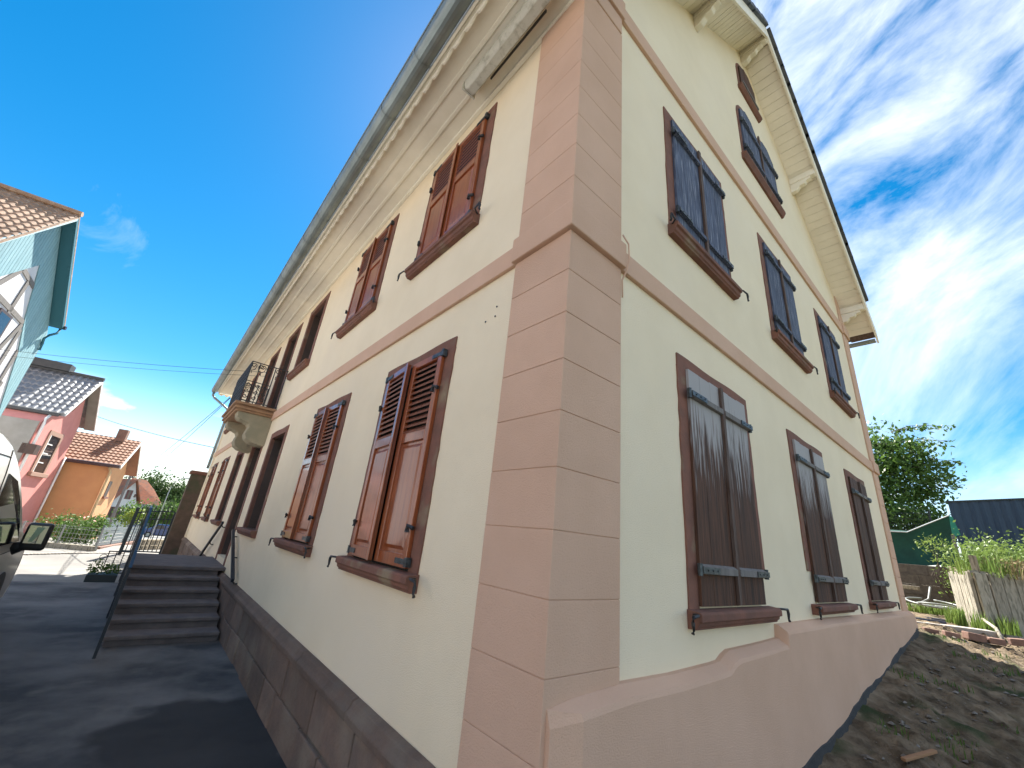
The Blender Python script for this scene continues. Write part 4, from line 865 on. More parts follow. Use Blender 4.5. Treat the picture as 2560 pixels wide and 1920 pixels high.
for a, b, mm in (((2.2, 7.76), (-0.1, 5.40), M['whitepaint']), ((2.2, 7.76), (4.35, 5.35), M['whitepaint'])):
    q = MB(); q.hexa([F(a[0], a[1]-0.16, 0.45), F(b[0], b[1]-0.16, 0.45), F(*b, 0.45), F(*a, 0.45)], [F(a[0], a[1]-0.16, 0.49), F(b[0], b[1]-0.16, 0.49), F(*b, 0.49), F(*a, 0.49)]); q.build('bargeboard', mm, RH)
    q = MB(); q.hexa([F(a[0], a[1]-0.12, -0.0), F(b[0], b[1]-0.12, -0.0), F(b[0], b[1]-0.06, -0.0), F(a[0], a[1]-0.06, -0.0)], [F(a[0], a[1]-0.12, 0.45), F(b[0], b[1]-0.12, 0.45), F(b[0], b[1]-0.06, 0.45), F(a[0], a[1]-0.06, 0.45)]); q.build('soffit', M['greywall'], RH)
q = MB(); q.hexa([F(2.2, 7.70, 0.46), F(4.4, 5.3, 0.46), F(4.4, 5.4, 0.46), F(2.2, 7.82, 0.46)], [F(2.2, 7.70, -7), F(4.4, 5.3, -7), F(4.4, 5.4, -7), F(2.2, 7.82, -7)]); q.build('roof', M['tile_grey'], RH)
tiled_roof(RH, F, 2.2, 7.80, -0.20, 5.34, -7.0, 0.48, M['tile_grey'], 0.27, 0.37, wave=0.06)
q = MB(); q.tube([F(2.2, 7.84, 0.5), F(2.2, 7.84, -7)], 0.11, 8); q.build('ridge', M['tile_dark'], RH)
q = MB(); q.box((1.9, 7.85, -2.9), (2.5, 8.25, -0.9), T=F); q.build('ridge_block', M['tile_dark'], RH)
q = MB(); q.tube([F(-0.28, 5.25, 0.3), F(-0.28, 5.25, -7)], 0.10, 8); q.build('gutter', M['tile_dark'], RH)
q = MB(); q.tube([F(-0.2, 5.2, 0.02), F(-0.55, 4.95, 0.05), F(-0.6, 4.7, 0.08), F(-0.6, -1, 0.08)], 0.06, 8); q.build('downpipe', M['whitepaint'], RH, smooth=True)
q = MB(); q.box((-0.8, 3.25, -0.2), (-0.35, 3.7, 0.3), T=F); q.build('porch_roof', M['frame_brown'], RH)
q = MB(); q.tube([F(3.66, -1, 0.06), F(3.60, 3.55, 0.06)], 0.05, 8); q.build('downpipe', M['whitepaint'], RH, smooth=True)
# C: orange house
P3 = (-3.6, 31.5); F = frame_fn(P3, 10); OH = thing('orange_house', 'orange plastered house with brown tile roof and small chimney', 'house', (-3.6, 31.5, -0.5))
w = MB(); w.prism([(0, -1.5), (3.3, -1.5), (3.3, 3.3), (1.8, 4.95), (0, 3.42)], lambda s, z: F(s, z, 0), lambda s, z: F(s, z, -6)); w.build('wall', M['tan'], OH)
q = MB(); q.box((0.95, 1.78, 0.001), (1.5, 2.65, 0.02), T=F); wo = q.build('window', M['frame_brown'], OH); q = MB(); q.box((0.85, 1.66, 0.0), (1.6, 1.78, 0.10), T=F); q.build('sill', M['sand'], wo)
q = MB(); q.box((0.8, -0.6, 0.001), (2.1, 0.62, 0.02), T=F); q.build('door', M['greenshut'], OH)
tiled_roof(OH, F, 1.85, 5.22, -0.22, 3.52, -6.0, 0.45, M['tile_brown'], 0.22, 0.27, wave=0.03)
q = MB(); q.hexa([F(1.85, 5.10, 0.45), F(4.1, 3.2, 0.45), F(4.1, 3.3, 0.45), F(1.85, 5.24, 0.45)], [F(1.85, 5.10, -6), F(4.1, 3.2, -6), F(4.1, 3.3, -6), F(1.85, 5.24, -6)]); q.build('roof', M['tile_brown'], OH)
for b in ((-0.22, 3.50), (4.1, 3.28)):
    q = MB(); q.hexa([F(1.85, 5.02, 0.46), F(b[0], b[1]-0.18, 0.46), F(b[0], b[1], 0.46), F(1.85, 5.22, 0.46)], [F(1.85, 5.02, 0.5), F(b[0], b[1]-0.18, 0.5), F(b[0], b[1], 0.5), F(1.85, 5.22, 0.5)]); q.build('bargeboard', M['whitepaint'], OH)
q = MB(); q.tube([F(-0.3, 3.45, 0.45), F(-0.3, 3.45, -6)], 0.10, 8); q.build('gutter', M['gutter_brown'], OH)
q = MB(); q.tube([F(-0.25, 3.35, 0.0), F(-0.08, 3.1, 0.1), F(-0.08, -1, 0.1)], 0.06, 8); q.build('downpipe', mat('tan_pipe', (0.5, 0.36, 0.2), rough=0.6), OH, smooth=True)
q = MB(); q.box((1.5, 5.0, -0.75), (1.95, 5.75, -0.3), T=F); q.build('chimney', M['redstone'], OH)
# D: white gabled house and the long red roof behind it
F = frame_fn((-6.55, 108.7), 60); WH = thing('white_gabled_house', 'white gabled house with orange roof and maroon shutters in the distance', 'house', (-6.4, 109, -4))
w = MB(); w.prism([(0, -4), (4.4, -4), (4.4, 1.0), (2.75, 5.2), (0, 0.6)], lambda s, z: F(s, z, 0), lambda s, z: F(s, z, -7)); w.build('wall', M['whitewall'], WH)
tiled_roof(WH, F, 2.75, 5.45, -0.5, 0.3, -7, 0.5, M['tile_red'], 0.6, 0.42, wave=0.05, real=False)
q = MB(); q.hexa([F(2.75, 5.25, 0.5), F(4.9, 0.9, 0.5), F(4.9, 1.1, 0.5), F(2.75, 5.5, 0.5)], [F(2.75, 5.25, -7), F(4.9, 0.9, -7), F(4.9, 1.1, -7), F(2.75, 5.5, -7)]); q.build('roof', M['tile_red'], WH)
for (s0, z0, w_, h_) in ((2.0, 1.7, 1.0, 1.7), (3.45, 2.2, 0.35, 0.6), (0.35, -1.9, 1.0, 2.0), (1.75, -1.8, 1.0, 2.0), (3.15, -1.8, 1.0, 2.0)):
    q = MB(); q.box((s0, z0, 0.001), (s0+w_, z0+h_, 0.06), T=F); wo = q.build('window', M['greenshut'], WH)
    q = MB(); q.box((s0+w_*0.32, z0+0.1, 0.061), (s0+w_*0.68, z0+h_-0.1, 0.07), T=F); q.build('pane', M['glass'], wo)
LH = thing('hip_roof_house', 'house with broad weathered red hip roof and blue timbered wall', 'house', (-1.5, 118, -4))
w = MB(); w.box((-5.5, 116, -4.5), (0.9, 123, 1.3)); w.build('wall', M['bluewall'], LH)
q = MB(); q.add([(-6.0, 115.3, 1.0), (1.5, 115.3, 1.15), (1.5, 124, 1.15), (-6.0, 124, 1.0), (-5.2, 119.5, 6.1), (-2.7, 119.5, 5.95), (-0.9, 118.0, 4.2)], [(0, 1, 6, 5, 4), (1, 2, 5, 6), (2, 3, 4, 5), (3, 0, 4)]); q.build('roof', M['tile_red'], LH)
# garden wall, fences, hedge, gate
FE = thing('wire_fence', 'low white wire garden fence on a stone kerb', 'fence', (-3.4, 20.2, 0))
fp0, fp1 = Vector((-9.5, 23.4, 0)), Vector((-2.3, 19.3, 0)); dv = fp1-fp0
q = MB(); q.bar(fp0+Vector((0, 0, 0.05)), fp1+Vector((0, 0, 0.05)), 0.2, 0.22); q.build('kerb', M['oldwood'], FE)
for i in range(8):
    q = MB(); c = fp0+dv*i/7; q.bar(c, c+Vector((0, 0, 0.75)), 0.04); q.build('post', M['fence_white'], FE)
q = MB()
for i in range(80): c = fp0+dv*i/79; q.bar(c+Vector((0, 0, 0.15)), c+Vector((0, 0, 0.72)), 0.008)
for z in (0.2, 0.35, 0.5, 0.65, 0.72): q.bar(fp0+Vector((0, 0, z)), fp1+Vector((0, 0, z)), 0.008)
q.build('mesh_panel', M['fence_white'], FE)
SF = thing('slat_fence', 'grey horizontal slat fence on a stone base across the street', 'fence', (-1.8, 23.5, 0))
fp0, fp1 = Vector((-2.35, 20.2, 0)), Vector((-1.12, 27.4, -0.15)); dv = fp1-fp0
q = MB(); q.bar(fp0+Vector((0, 0, -0.1)), fp1+Vector((0, 0, -0.1)), 0.3, 0.35); q.build('stone_base', M['redstone'], SF)
for i in range(5):
    for j in range(4):
        a = fp0+dv*(j/4+0.004)+Vector((0, 0, 0.15+i*0.13)); b = fp0+dv*((j+1)/4-0.004)+Vector((0, 0, 0.15+i*0.13)); q = MB(); q.bar(a, b, 0.02, 0.11); q.build('slat', M['fence_grey'], SF)
for j in range(5):
    q = MB(); c = fp0+dv*j/4; q.bar(c, c+Vector((0, 0, 0.82)), 0.05); q.build('post', M['fence_grey'], SF)
BW = thing('openwork_block_wall', 'low wall of pale patterned openwork blocks behind the gate', 'wall', (-0.7, 21.2, 0))
for i in range(5):
    c0 = Vector((-1.15+i*0.30, 20.6+i*0.34, -0.06)); dr = Vector((0.66, 0.75, 0)).normalized(); nn = Vector((dr.y, -dr.x, 0)); q = MB(); w_ = 0.42
    for (a, b, c, d_) in ((0, w_, 0, 0.05), (0, w_, 0.40, 0.45), (0, 0.05, 0.05, 0.40), (w_-0.05, w_, 0.05, 0.40), (0.05, w_-0.05, 0.2, 0.245), (w_/2-0.02, w_/2+0.02, 0.05, 0.2), (w_/2-0.02, w_/2+0.02, 0.245, 0.4)):
        q.hexa([c0+dr*a+Vector((0, 0, c)), c0+dr*b+Vector((0, 0, c)), c0+dr*b+Vector((0, 0, d_)), c0+dr*a+Vector((0, 0, d_))], [c0+dr*a+Vector((0, 0, c))-nn*0.12, c0+dr*b+Vector((0, 0, c))-nn*0.12, c0+dr*b+Vector((0, 0, d_))-nn*0.12, c0+dr*a+Vector((0, 0, d_))-nn*0.12])
    q.build('block', M['claustra'], BW)
GP = thing('gate_pillar', 'broad brown plastered gate pillar against the far house corner', 'pillar', (-0.26, 18.9, 0))
q = MB(); q.box((-0.50, 18.62, 0.0), (-0.002, 19.25, 2.93)); q.build('shaft', M['brownwall'], GP, bevel=0.02)
q = MB(); q.box((-0.56, 18.56, 2.93), (-0.002, 19.3, 3.07)); q.build('cap', M['sand'], GP, bevel=0.05, seg=3)
GT = thing('iron_gate', 'dark iron pedestrian gate with curved spear topped bars', 'gate', (-1.05, 18.7, 0))
gx0, gx1, gy = -1.62, -0.55, 18.7
for x in (gx0, gx1): q = MB(); q.bar((x, gy, 0.0), (x, gy, 1.5 if x == gx1 else 1.42), 0.055); q.build('stile', M['gate'], GT)
tp = lambda x: 1.40+0.14*math.sin(PI/2*(x-gx0)/(gx1-gx0))
for dz, w_ in ((0.03, 0.045), (0.30, 0.035)):
    q = MB(); q.tube([(gx0+(gx1-gx0)*k/10, gy, tp(gx0+(gx1-gx0)*k/10)-dz) for k in range(11)], w_/2, 6); q.build('rail', M['gate'], GT)
q = MB(); q.bar((gx0, gy, 0.12), (gx1, gy, 0.12), 0.045, 0.04); q.build('rail', M['gate'], GT)
for k in range(1, 9):
    x = gx0+(gx1-gx0)*k/9; q = MB(); q.tube([(x, gy, 0.1), (x, gy, tp(x)+0.06), (x, gy, tp(x)+0.09), (x, gy, tp(x)+0.17)], [0.016, 0.016, 0.028, 0.002], 6); q.build('bar', M['gate'], GT)
q = MB(); q.bar((-1.62, 18.75, 0), (-1.62, 18.75, 1.55), 0.10); tag(q.build('gate_post', M['gate']), 'dark square gate post left of the iron gate', 'post')
# plant tub left of the stairs and small iron railing
PT = thing('planter_box', 'low dark planter box with sparse greenery left of the steps', 'planter', (-1.7, 12.75, -0.1))
q = MB(); q.box((-2.0, 12.55, -0.14), (-1.46, 12.95, 0.10)); q.build('box', M['gate'], PT, bevel=0.01); leaves('foliage', blobpts([(-1.86, 12.8, 0.22, 0.18, 0.14, 0.2), (-1.62, 12.8, 0.18, 0.18, 0.14, 0.14)], 420, surf=0.2), 0.06, M['leaf'], PT)
SR = thing('low_railing', 'small black iron railing beside the potted plant', 'railing', (-1.55, 13.1, 0)); q = MB()
for x in (-1.78, -1.64, -1.50): q.bar((x, 13.1, -0.2), (x, 13.1, 0.56), 0.02)
q.build('bar', M['iron'], SR)
q = MB(); q.bar((-1.8, 13.1, 0.56), (-1.4, 13.1, 0.56), 0.025); q.build('rail', M['iron'], SR); q = MB(); q.bar((-1.8, 13.1, 0.08), (-1.4, 13.1, 0.08), 0.025); q.build('rail', M['iron'], SR); q = MB(); q.tube(scroll(-1.86, 0.42, 0.08, lambda a, z: (a, 13.1, z)), 0.008, 5); q.build('scroll', M['iron'], SR)
RB = thing('rose_bush', 'rose bush leaning over the wire garden fence', 'bush', (-2.9, 20.6, 0)); leaves('foliage', blobpts([(-2.95, 20.6, 0.42, 0.55, 0.5, 0.45), (-2.55, 21.0, 0.6, 0.35, 0.4, 0.40), (-3.3, 21, 0.55, 0.35, 0.3, 0.35)], 2600, surf=0.3, clump=0.3), 0.09, M['leaf'], RB)
kind(leaves('bloom', blobpts([(-3.0, 20.6, 0.85, 0.5, 0.4, 0.2)], 30), 0.09, M['flower'], RB), 'stuff'); q = MB(); q.tube([(-2.9, 20.6, 0), (-2.95, 20.6, 0.5)], 0.02, 5); q.build('stem', M['bark'], RB)
RB = thing('garden_shrub', 'leafy shrub beside the orange house door', 'bush', (-3.6, 24.5, 0)); leaves('foliage', blobpts([(-3.7, 24.6, 0.4, 0.9, 0.6, 0.5), (-2.9, 25.6, 0.5, 0.5, 0.6, 0.4)], 2200, surf=0.3, clump=0.3), 0.10, M['leaf'], RB); q = MB(); q.tube([(-3.6, 24.5, -0.2), (-3.6, 24.5, 0.4)], 0.02, 5); q.build('stem', M['bark'], RB)
HD = thing('garden_hedge', 'dark green garden hedge behind the parked blue car', 'hedge', (1, 66, -1.8)); leaves('foliage', blobpts([(-2.4+1.3*i, 65+0.3*i, 0.05+0.12*i, 1.2, 0.9, 1.1) for i in range(7)], 8000, surf=0.3, clump=0.35), 0.26, M['leaf'], HD)
YB = thing('yellow_bush', 'small yellow green bush seen through the gate bars', 'bush', (-1.9, 42, -0.6)); leaves('foliage', blobpts([(-2.0, 42, 0.5, 0.5, 0.4, 0.5), (-1.5, 42.3, 0.75, 0.35, 0.4, 0.35)], 1500, surf=0.3, clump=0.35), 0.12, M['hedge_y'], YB)
# parked blue car
CZ = float(G(0, 60)); CR = thing('parked_car', 'dark blue parked car seen through the iron gate', 'car', (0.6, 60, CZ)); x0, x1 = -1.0, 3.0
cpf = [(x0, 0.3), (x0+0.02, 0.75), (x0+0.75, 0.95), (x0+1.35, 1.42), (x0+2.9, 1.45), (x0+3.6, 0.98), (x1+0.05, 0.9), (x1+0.08, 0.3)]
q = MB(); q.prism(cpf, lambda x, z: (x, 59.2, CZ+z), lambda x, z: (x, 60.9, CZ+z)); q.build('body', M['carblue'], CR, bevel=0.08)
for a, b in (((0.0+x0+0.95, 0.98), (x0+1.95, 1.36)), ((x0+2.05, 0.98), (x0+3.1, 1.36))): q = MB(); q.hexa([(a[0], 59.185, CZ+a[1]), (b[0], 59.185, CZ+a[1]), (b[0]-0.1, 59.185, CZ+b[1]), (a[0]+0.45, 59.185, CZ+b[1])], [(a[0], 59.21, CZ+a[1]), (b[0], 59.21, CZ+a[1]), (b[0]-0.1, 59.21, CZ+b[1]), (a[0]+0.45, 59.21, CZ+b[1])]); q.build('window', M['carglass'], CR)
for xx in (x0+0.75, x0+3.2): q = MB(); q.tube([(xx, 59.15, CZ+0.31), (xx, 59.4, CZ+0.31)], 0.31, 16); wq = q.build('wheel', M['rubber'], CR); q = MB(); q.tube([(xx, 59.13, CZ+0.31), (xx, 59.15, CZ+0.31)], 0.19, 12); q.build('rim', M['zinc'], wq)
# utility pole, street lamp, wires
q = MB(); q.tube([(-3.45, 56, -2), (-3.45, 56, 4.0)], [0.13, 0.10], 8); UP = thing('utility_pole', 'leaning wooden utility pole in front of the orange house', 'pole', (-3.45, 56, -2)); q.build('shaft', M['timber'], UP); q = MB(); q.bar((-3.8, 56, 3.85), (-3.1, 56, 3.85), 0.1); q.tube([(-3.3, 56, 3.9), (-3.1, 56, 4.2)], 0.08, 6); q.build('crossarm', M['iron'], UP)
q = MB(); q.box((-3.2, 55.8, 0.3), (-3.0, 56, 0.6)); q.build('lamp_bracket', M['iron'], UP)
SLp = thing('street_lamp', 'slender pale street lamp with curved arm in front of the trees', 'street lamp', (-0.13, 50, -1.4)); q = MB(); q.tube([(-0.13, 50, -1.4), (-0.13, 50, 2.6), (-0.10, 50, 3.2), (0.0, 50, 3.65), (0.28, 50, 4.0), (0.6, 50, 4.15)], [0.045, 0.035, 0.03, 0.026, 0.022, 0.022], 8); q.build('mast', M['hoarmetal'], SLp, smooth=True)
q = MB(); q.hexa([(0.55, 49.9, 4.12), (1.0, 49.92, 4.18), (1.0, 49.92, 4.26), (0.55, 49.9, 4.22)], [(0.55, 50.1, 4.12), (1.0, 50.08, 4.18), (1.0, 50.08, 4.26), (0.55, 50.1, 4.22)]); q.build('lamp_head', M['hoarmetal'], SLp)
def wire(label, a, b, sag, r=0.012, n=14):
    a = Vector(a); b = Vector(b); q = MB(); q.tube([a.lerp(b, t)-Vector((0, 0, sag*4*t*(1-t))) for t in np.linspace(0, 1, n)], r, 5); return tag(q.build('overhead_wire', M['wire'], smooth=True), label, 'wire')
wire('upper overhead wire crossing from the balcony to the left', (0.0, 11.9, 5.66), (-15.5, 25.5, 6.50), 0.42, 0.006)
wire('lower overhead wire crossing from the balcony to the left', (0.0, 12.0, 5.56), (-15.5, 25.5, 6.46), 0.50, 0.005)
wire('overhead wire falling from the far eaves to the distant pole', (-0.2, 18.3, 6.1), (-3.4, 56, 4.05), 0.3)
wire('thinner overhead wire falling from the far eaves past the street lamp', (-0.2, 18.3, 6.05), (-2.9, 75, 5.2), 0.4)
wire('overhead wire from the rose house gable to the far house corner', (-5.35, 32.2, 6.15), (-0.02, 18.5, 4.02), 0.12)
# far trees
random.seed(11)
for i, (x, y, r_, hh, lab) in enumerate(((-10.5, 150, 5.0, 9, 'far tree furthest left behind the red roofs'), (-6.5, 142, 4.3, 10.5, 'far tree just right of the orange house roof'), (-1.3, 140, 5.0, 14.0, 'tallest rounded far tree above the hip roof'), (4.5, 138, 4.6, 12.5, 'far tree behind the curved street lamp'), (8.8, 145, 4.8, 12.0, 'far tree beside the gate pillar'), (-3.8, 132, 3.6, 8.5, 'lower far tree directly behind the hip roof'), (2.6, 98, 2.6, 5.8, 'lighter green tree in front of the taller far trees'), (5.2, 92, 2.4, 5.6, 'small dark tree between lamp post and gate pillar'))):
    z = float(G(x, y)); bl = [(x, y, z+hh-r_*0.8, r_*0.85, r_*0.8, r_*0.8)]+[(x+random.uniform(-.6, .6)*r_, y+random.uniform(-.5, .3)*r_, z+hh-r_*random.uniform(0.8, 1.9), r_*0.55, r_*0.5, r_*0.5) for _ in range(6)]
    tree(lab, x, y, z, hh, bl, 12000, 0.62 if y > 110 else 0.36, M['leaf_far'], trunk_r=0.3, clump=0.30)
q = thing('tree_line', 'dense dark green tree belt along the horizon', 'trees'); q['kind'] = 'stuff'; C.objects.unlink(q); bpy.data.objects.remove(q)
tb = leaves('tree_belt', blobpts([(-50+i*9, 190+rng.random()*20, -1.0, 7, 5, 6+3*rng.random()) for i in range(20)], 26000, surf=0.4, clump=0.3), 0.9, M['leaf_far']); kind(tb, 'stuff'); tag(tb, 'belt of distant dark green woodland behind the village', 'woodland')

# ------------------------------------------------------------------ van
VX = -2.62; VN = thing('delivery_van', 'silver van parked at the left edge with black door mirror', 'van', (-3.55, 5.9, 0))
prof = [(3.25, 0.30), (3.25, 1.9), (3.35, 2.16), (3.6, 2.26), (4.3, 2.27), (4.9, 2.24), (5.35, 2.14), (5.85, 1.93), (6.6, 1.56), (7.25, 1.26), (7.8, 1.12), (8.15, 0.98), (8.33, 0.75), (8.36, 0.42), (8.25, 0.30)]
def vx(z, y):                     # tumblehome of the side
    return 0.0 if z < 1.15 else 0.10*((z-1.15)/1.1)**2.2
secs = []
q = MB(); n = len(prof)
def vring(inset, shrink):
    out = []
    cx, cz = 5.9, 1.2
    for (y, z) in prof:
        yy = cx+(y-cx)*(1-shrink*0.5); zz = cz+(z-cz)*(1-shrink) if z > cz else z+shrink*0.1
        out.append((yy, zz))
    return out
rings = []
for dx, sh in ((0.10, 0.07), (0.03, 0.025), (0.0, 0.0)):
    rings.append([(VX-dx-vx(z, y), y, z) for (y, z) in vring(dx, sh)])
xl = VX-1.9
for dx, sh in ((0.0, 0.0), (0.03, 0.025), (0.10, 0.07)):
    rings.append([(xl+dx+vx(z, y), y, z) for (y, z) in vring(dx, sh)])
for rg in rings: q.v += rg
for i in range(5):
    for k in range(n): q.f.append([i*n+k, i*n+(k+1) % n, (i+1)*n+(k+1) % n, (i+1)*n+k])
# side skin subdivided vertically so it curves
side = MB(); zs_ = [0.30, 0.6, 0.9, 1.1, 1.3, 1.5, 1.7, 1.9, 2.05, 2.18, 2.25]
def ymax(z): return float(np.interp(z, [0.30, 0.42, 0.75, 0.98, 1.12, 1.26, 1.56, 1.93, 2.14, 2.24, 2.27], [8.2, 8.3, 8.3, 8.12, 7.8, 7.25, 6.6, 5.85, 5.35, 4.9, 4.3]))
q.f.append([5*n+k for k in range(n)][::-1])
q.build('body', M['van'], VN, recalc=True, smooth=False)
for z0_, z1_ in zip(zs_[:-1], zs_[1:]):
    side.hexa([(VX+0.004-vx(z0_, 0), 3.28, z0_), (VX+0.004-vx(z0_, 0), ymax(z0_)-0.03, z0_), (VX+0.004-vx(z1_, 0), ymax(z1_)-0.03, z1_), (VX+0.004-vx(z1_, 0), 3.28, z1_)],
              [(VX-0.2-vx(z0_, 0), 3.28, z0_), (VX-0.2-vx(z0_, 0), ymax(z0_)-0.05, z0_), (VX-0.2-vx(z1_, 0), ymax(z1_)-0.05, z1_), (VX-0.2-vx(z1_, 0), 3.28, z1_)])
side.build('side_panel', M['van'], VN)
q = MB()
def vs_(y, z, o=0.012): return (VX+o-vx(z, 0), y, z)
gl = [(5.25, 1.15), (7.25, 1.13), (6.75, 1.38), (6.2, 1.66), (5.75, 1.86), (5.3, 1.92)]
q.prism(gl, lambda y, z: vs_(y, z, 0.002), lambda y, z: vs_(y, z, 0.016)); q.build('window', M['carglass'], VN)
for (ya, za), (yb, zb2) in (((5.18, 0.32), (5.18, 2.15)), ((5.18, 1.02), (7.4, 1.02)), ((3.35, 2.08), (5.2, 2.08))):
    q = MB(); q.tube([vs_(ya+(yb-ya)*t, za+(zb2-za)*t, 0.006) for t in np.linspace(0, 1, 9)], 0.006, 4); q.build('panel_gap', M['plastic'], VN)
q = MB(); q.box((VX-0.02, 5.3, 0.52), (VX+0.022, 7.0, 0.66)); q.build('side_moulding', M['plastic'], VN, bevel=0.01)
q = MB(); q.tube([(VX-0.02, 7.35, 0.33), (VX-0.24, 7.35, 0.33)], 0.335, 28); wq = q.build('wheel', M['rubber'], VN, bevel=0.02); q = MB(); q.tube([(VX-0.005, 7.35, 0.33), (VX-0.03, 7.35, 0.33)], [0.20, 0.215], 20); q.build('rim', M['zinc'], wq)
q = MB(); q.tube([(VX-0.02, 4.1, 0.33), (VX-0.24, 4.1, 0.33)], 0.335, 28); wq = q.build('wheel', M['rubber'], VN, bevel=0.02); q = MB(); q.tube([(VX-0.005, 4.1, 0.33), (VX-0.03, 4.1, 0.33)], [0.20, 0.215], 20); q.build('rim', M['zinc'], wq)
q = MB(); q.prism([(7.35+0.41*math.cos(t), 0.33+0.41*math.sin(t)) for t in np.linspace(-0.05, PI+0.05, 20)], lambda y, z: (VX+0.005, y, z), lambda y, z: (VX+0.012, y, z)); q.build('wheel_arch', M['plastic'], VN)
q = MB(); q.box((VX-1.85, 8.1, 0.3), (VX-0.04, 8.42, 0.62)); q.build('bumper', M['plastic'], VN, bevel=0.06)
# mirror with arm
q = MB(); q.tube([(VX+0.01, 7.05, 1.05), (VX+0.08, 7.05, 1.08), (VX+0.14, 7.05, 1.12)], [0.08, 0.06, 0.07], 8); q.build('mirror_arm', M['plastic'], VN, smooth=True)
q = MB(); q.box((VX+0.06, 6.98, 1.04), (VX+0.30, 7.13, 1.38)); q.build('mirror_housing', M['plastic'], VN, bevel=0.045, seg=3, smooth=True)
q = MB(); q.box((VX+0.09, 6.970, 1.13), (VX+0.26, 6.979, 1.35)); mq = q.build('mirror', M['mirror'], VN)
q = MB(); q.hexa([(VX+0.13, 6.966, 1.15), (VX+0.17, 6.966, 1.15), (VX+0.235, 6.966, 1.33), (VX+0.16, 6.966, 1.33)], [(VX+0.13, 6.969, 1.15), (VX+0.17, 6.969, 1.15), (VX+0.235, 6.969, 1.33), (VX+0.16, 6.969, 1.33)]); q.build('mirror_patch', M['green_reflection'], mq)  # flat green patch paints the greenish reflection in the mirror, with its sticker

# ------------------------------------------------------------------ garden on the right
RW = thing('board_retaining_wall', 'raised bed faced with upright weathered boards and a post', 'retaining wall', (11, -0.8, 1.1))
cA, cB, cC = Vector((12.3, -0.42, 0)), Vector((10.95, -0.80, 0)), Vector((13.4, -3.1, 0))
def boards(a, b, n, z0, z1, m, parent, jz=0.03):
    d = (b-a)/n; nn = Vector((d.y, -d.x, 0)).normalized()
    for i in range(n):
        p0 = a+d*(i+0.03); p1 = a+d*(i+0.97); t = 0.05+random.uniform(-0.008, 0.008); zz = z1+random.uniform(-jz, jz)
        q = MB(); q.hexa([p0+Vector((0, 0, z0)), p1+Vector((0, 0, z0)), p1+Vector((0, 0, zz)), p0+Vector((0, 0, zz))], [p0+nn*t+Vector((0, 0, z0)), p1+nn*t+Vector((0, 0, z0)), p1+nn*t+Vector((0, 0, zz)), p0+nn*t+Vector((0, 0, zz))]); q.build('board', m, parent, bevel=0.006, seg=1)
boards(cA, cB, 6, 1.0, 2.10, M['oldwood'], RW); boards(cB, cC, 14, 1.0, 2.08, M['oldwood'], RW)
q = MB(); q.bar(cB+Vector((0.0, 0.03, 2.115)), cC+Vector((0, 0.03, 2.115)), 0.05, 0.05); q.build('top_rail', M['oldwood'], RW)
q = MB(); q.bar(cB+Vector((0.16, -0.07, 1.0)), cB+Vector((0.12, -0.07, 2.42)), 0.11, 0.06); q.build('post', M['oldwood'], RW)
bed = lambda x, y: 2.02+0.10*np.clip(x-11, 0, 9)+0.08*(vnoise(x*2, y*2, 31)-0.5)
bm_ = MB(); bm_.add([(11.02, -0.82, 2.0), (12.3, -0.5, 2.05), (19, 0.2, 2.6), (30, -2, 3.2), (30, -12, 3.0), (13.4, -3.15, 2.0), (11.02, -0.82, 0.5), (12.3, -0.5, 0.5), (19, 0.2, 0.5), (30, -2, 0.5), (30, -12, 0.5), (13.4, -3.15, 0.5)], [(0, 1, 2, 3, 4, 5), (0, 6, 7, 1), (1, 7, 8, 2), (5, 4, 10, 11), (0, 5, 11, 6), (2, 8, 9, 3)]); kind(bm_.build('garden_terrace', M['soil']), 'structure')
# weeds on the terrace, dry seed heads, grass tufts
def blades(name, centers, n, h, spread, m, parent=None, wdt=0.012, bend=0.35, lbl=None, cat='grass'):
    vs = []; fs = []; k = 0
    for (cx, cy, cz, hh, sp, cnt) in centers:
        for _ in range(int(cnt)):
            a = rng.random()*2*PI; r0 = sp*math.sqrt(rng.random()); x, y = cx+r0*math.cos(a), cy+r0*math.sin(a); hgt = hh*(0.5+0.7*rng.random()); b = rng.random()*2*PI; bd = bend*hgt*rng.random()
            px, py = -math.sin(b)*wdt, math.cos(b)*wdt; dx, dy = math.cos(b)*bd, math.sin(b)*bd
            vs += [(x-px, y-py, cz), (x+px, y+py, cz), (x+dx*0.4+px*0.7, y+dy*0.4+py*0.7, cz+hgt*0.6), (x+dx*0.4-px*0.7, y+dy*0.4-py*0.7, cz+hgt*0.6), (x+dx, y+dy, cz+hgt)]
            fs += [(k, k+1, k+2, k+3), (k+3, k+2, k+4)]; k += 5
    q = MB(); q.v = vs; q.f = fs; o = q.build(name, m, parent, recalc=False); kind(o, 'stuff'); tag(o, lbl, cat); return o
def tz_(x, y): return 2.05+0.085*max(0, x-11.5)
cen = [];
for i in range(60):
    x = 11.3+rng.random()*7; y = -0.75-0.5*(x-11)*rng.random()*1.3-0.05*(x-11); cen.append((x, y, tz_(x, y), 0.28+0.3*rng.random()**2, 0.4, 48))
blades('weeds', cen, 0, 0, 0, M['leaf_light'], lbl='tall pale green weeds growing on the raised bed', cat='weeds')
cen = [(11.6+rng.random()*1.6, -1.0-rng.random()*1.6, 2.05, 0.38, 0.3, 55) for i in range(14)]
blades('dry_weeds', cen, 0, 0, 0, M['dry'], lbl='dry brown seed heads along the top of the boards', cat='weeds')
sh = leaves('weed_foliage', blobpts([(12.1+0.9*i, -1.0-0.42*i+0.2*(i % 2), 2.42+0.1*i, 0.55, 0.4, 0.32) for i in range(7)], 9000, surf=0.2, clump=0.5), 0.065, M['leaf_light']); kind(sh, 'stuff'); tag(sh, 'leafy weeds spilling over the raised bed', 'weeds')
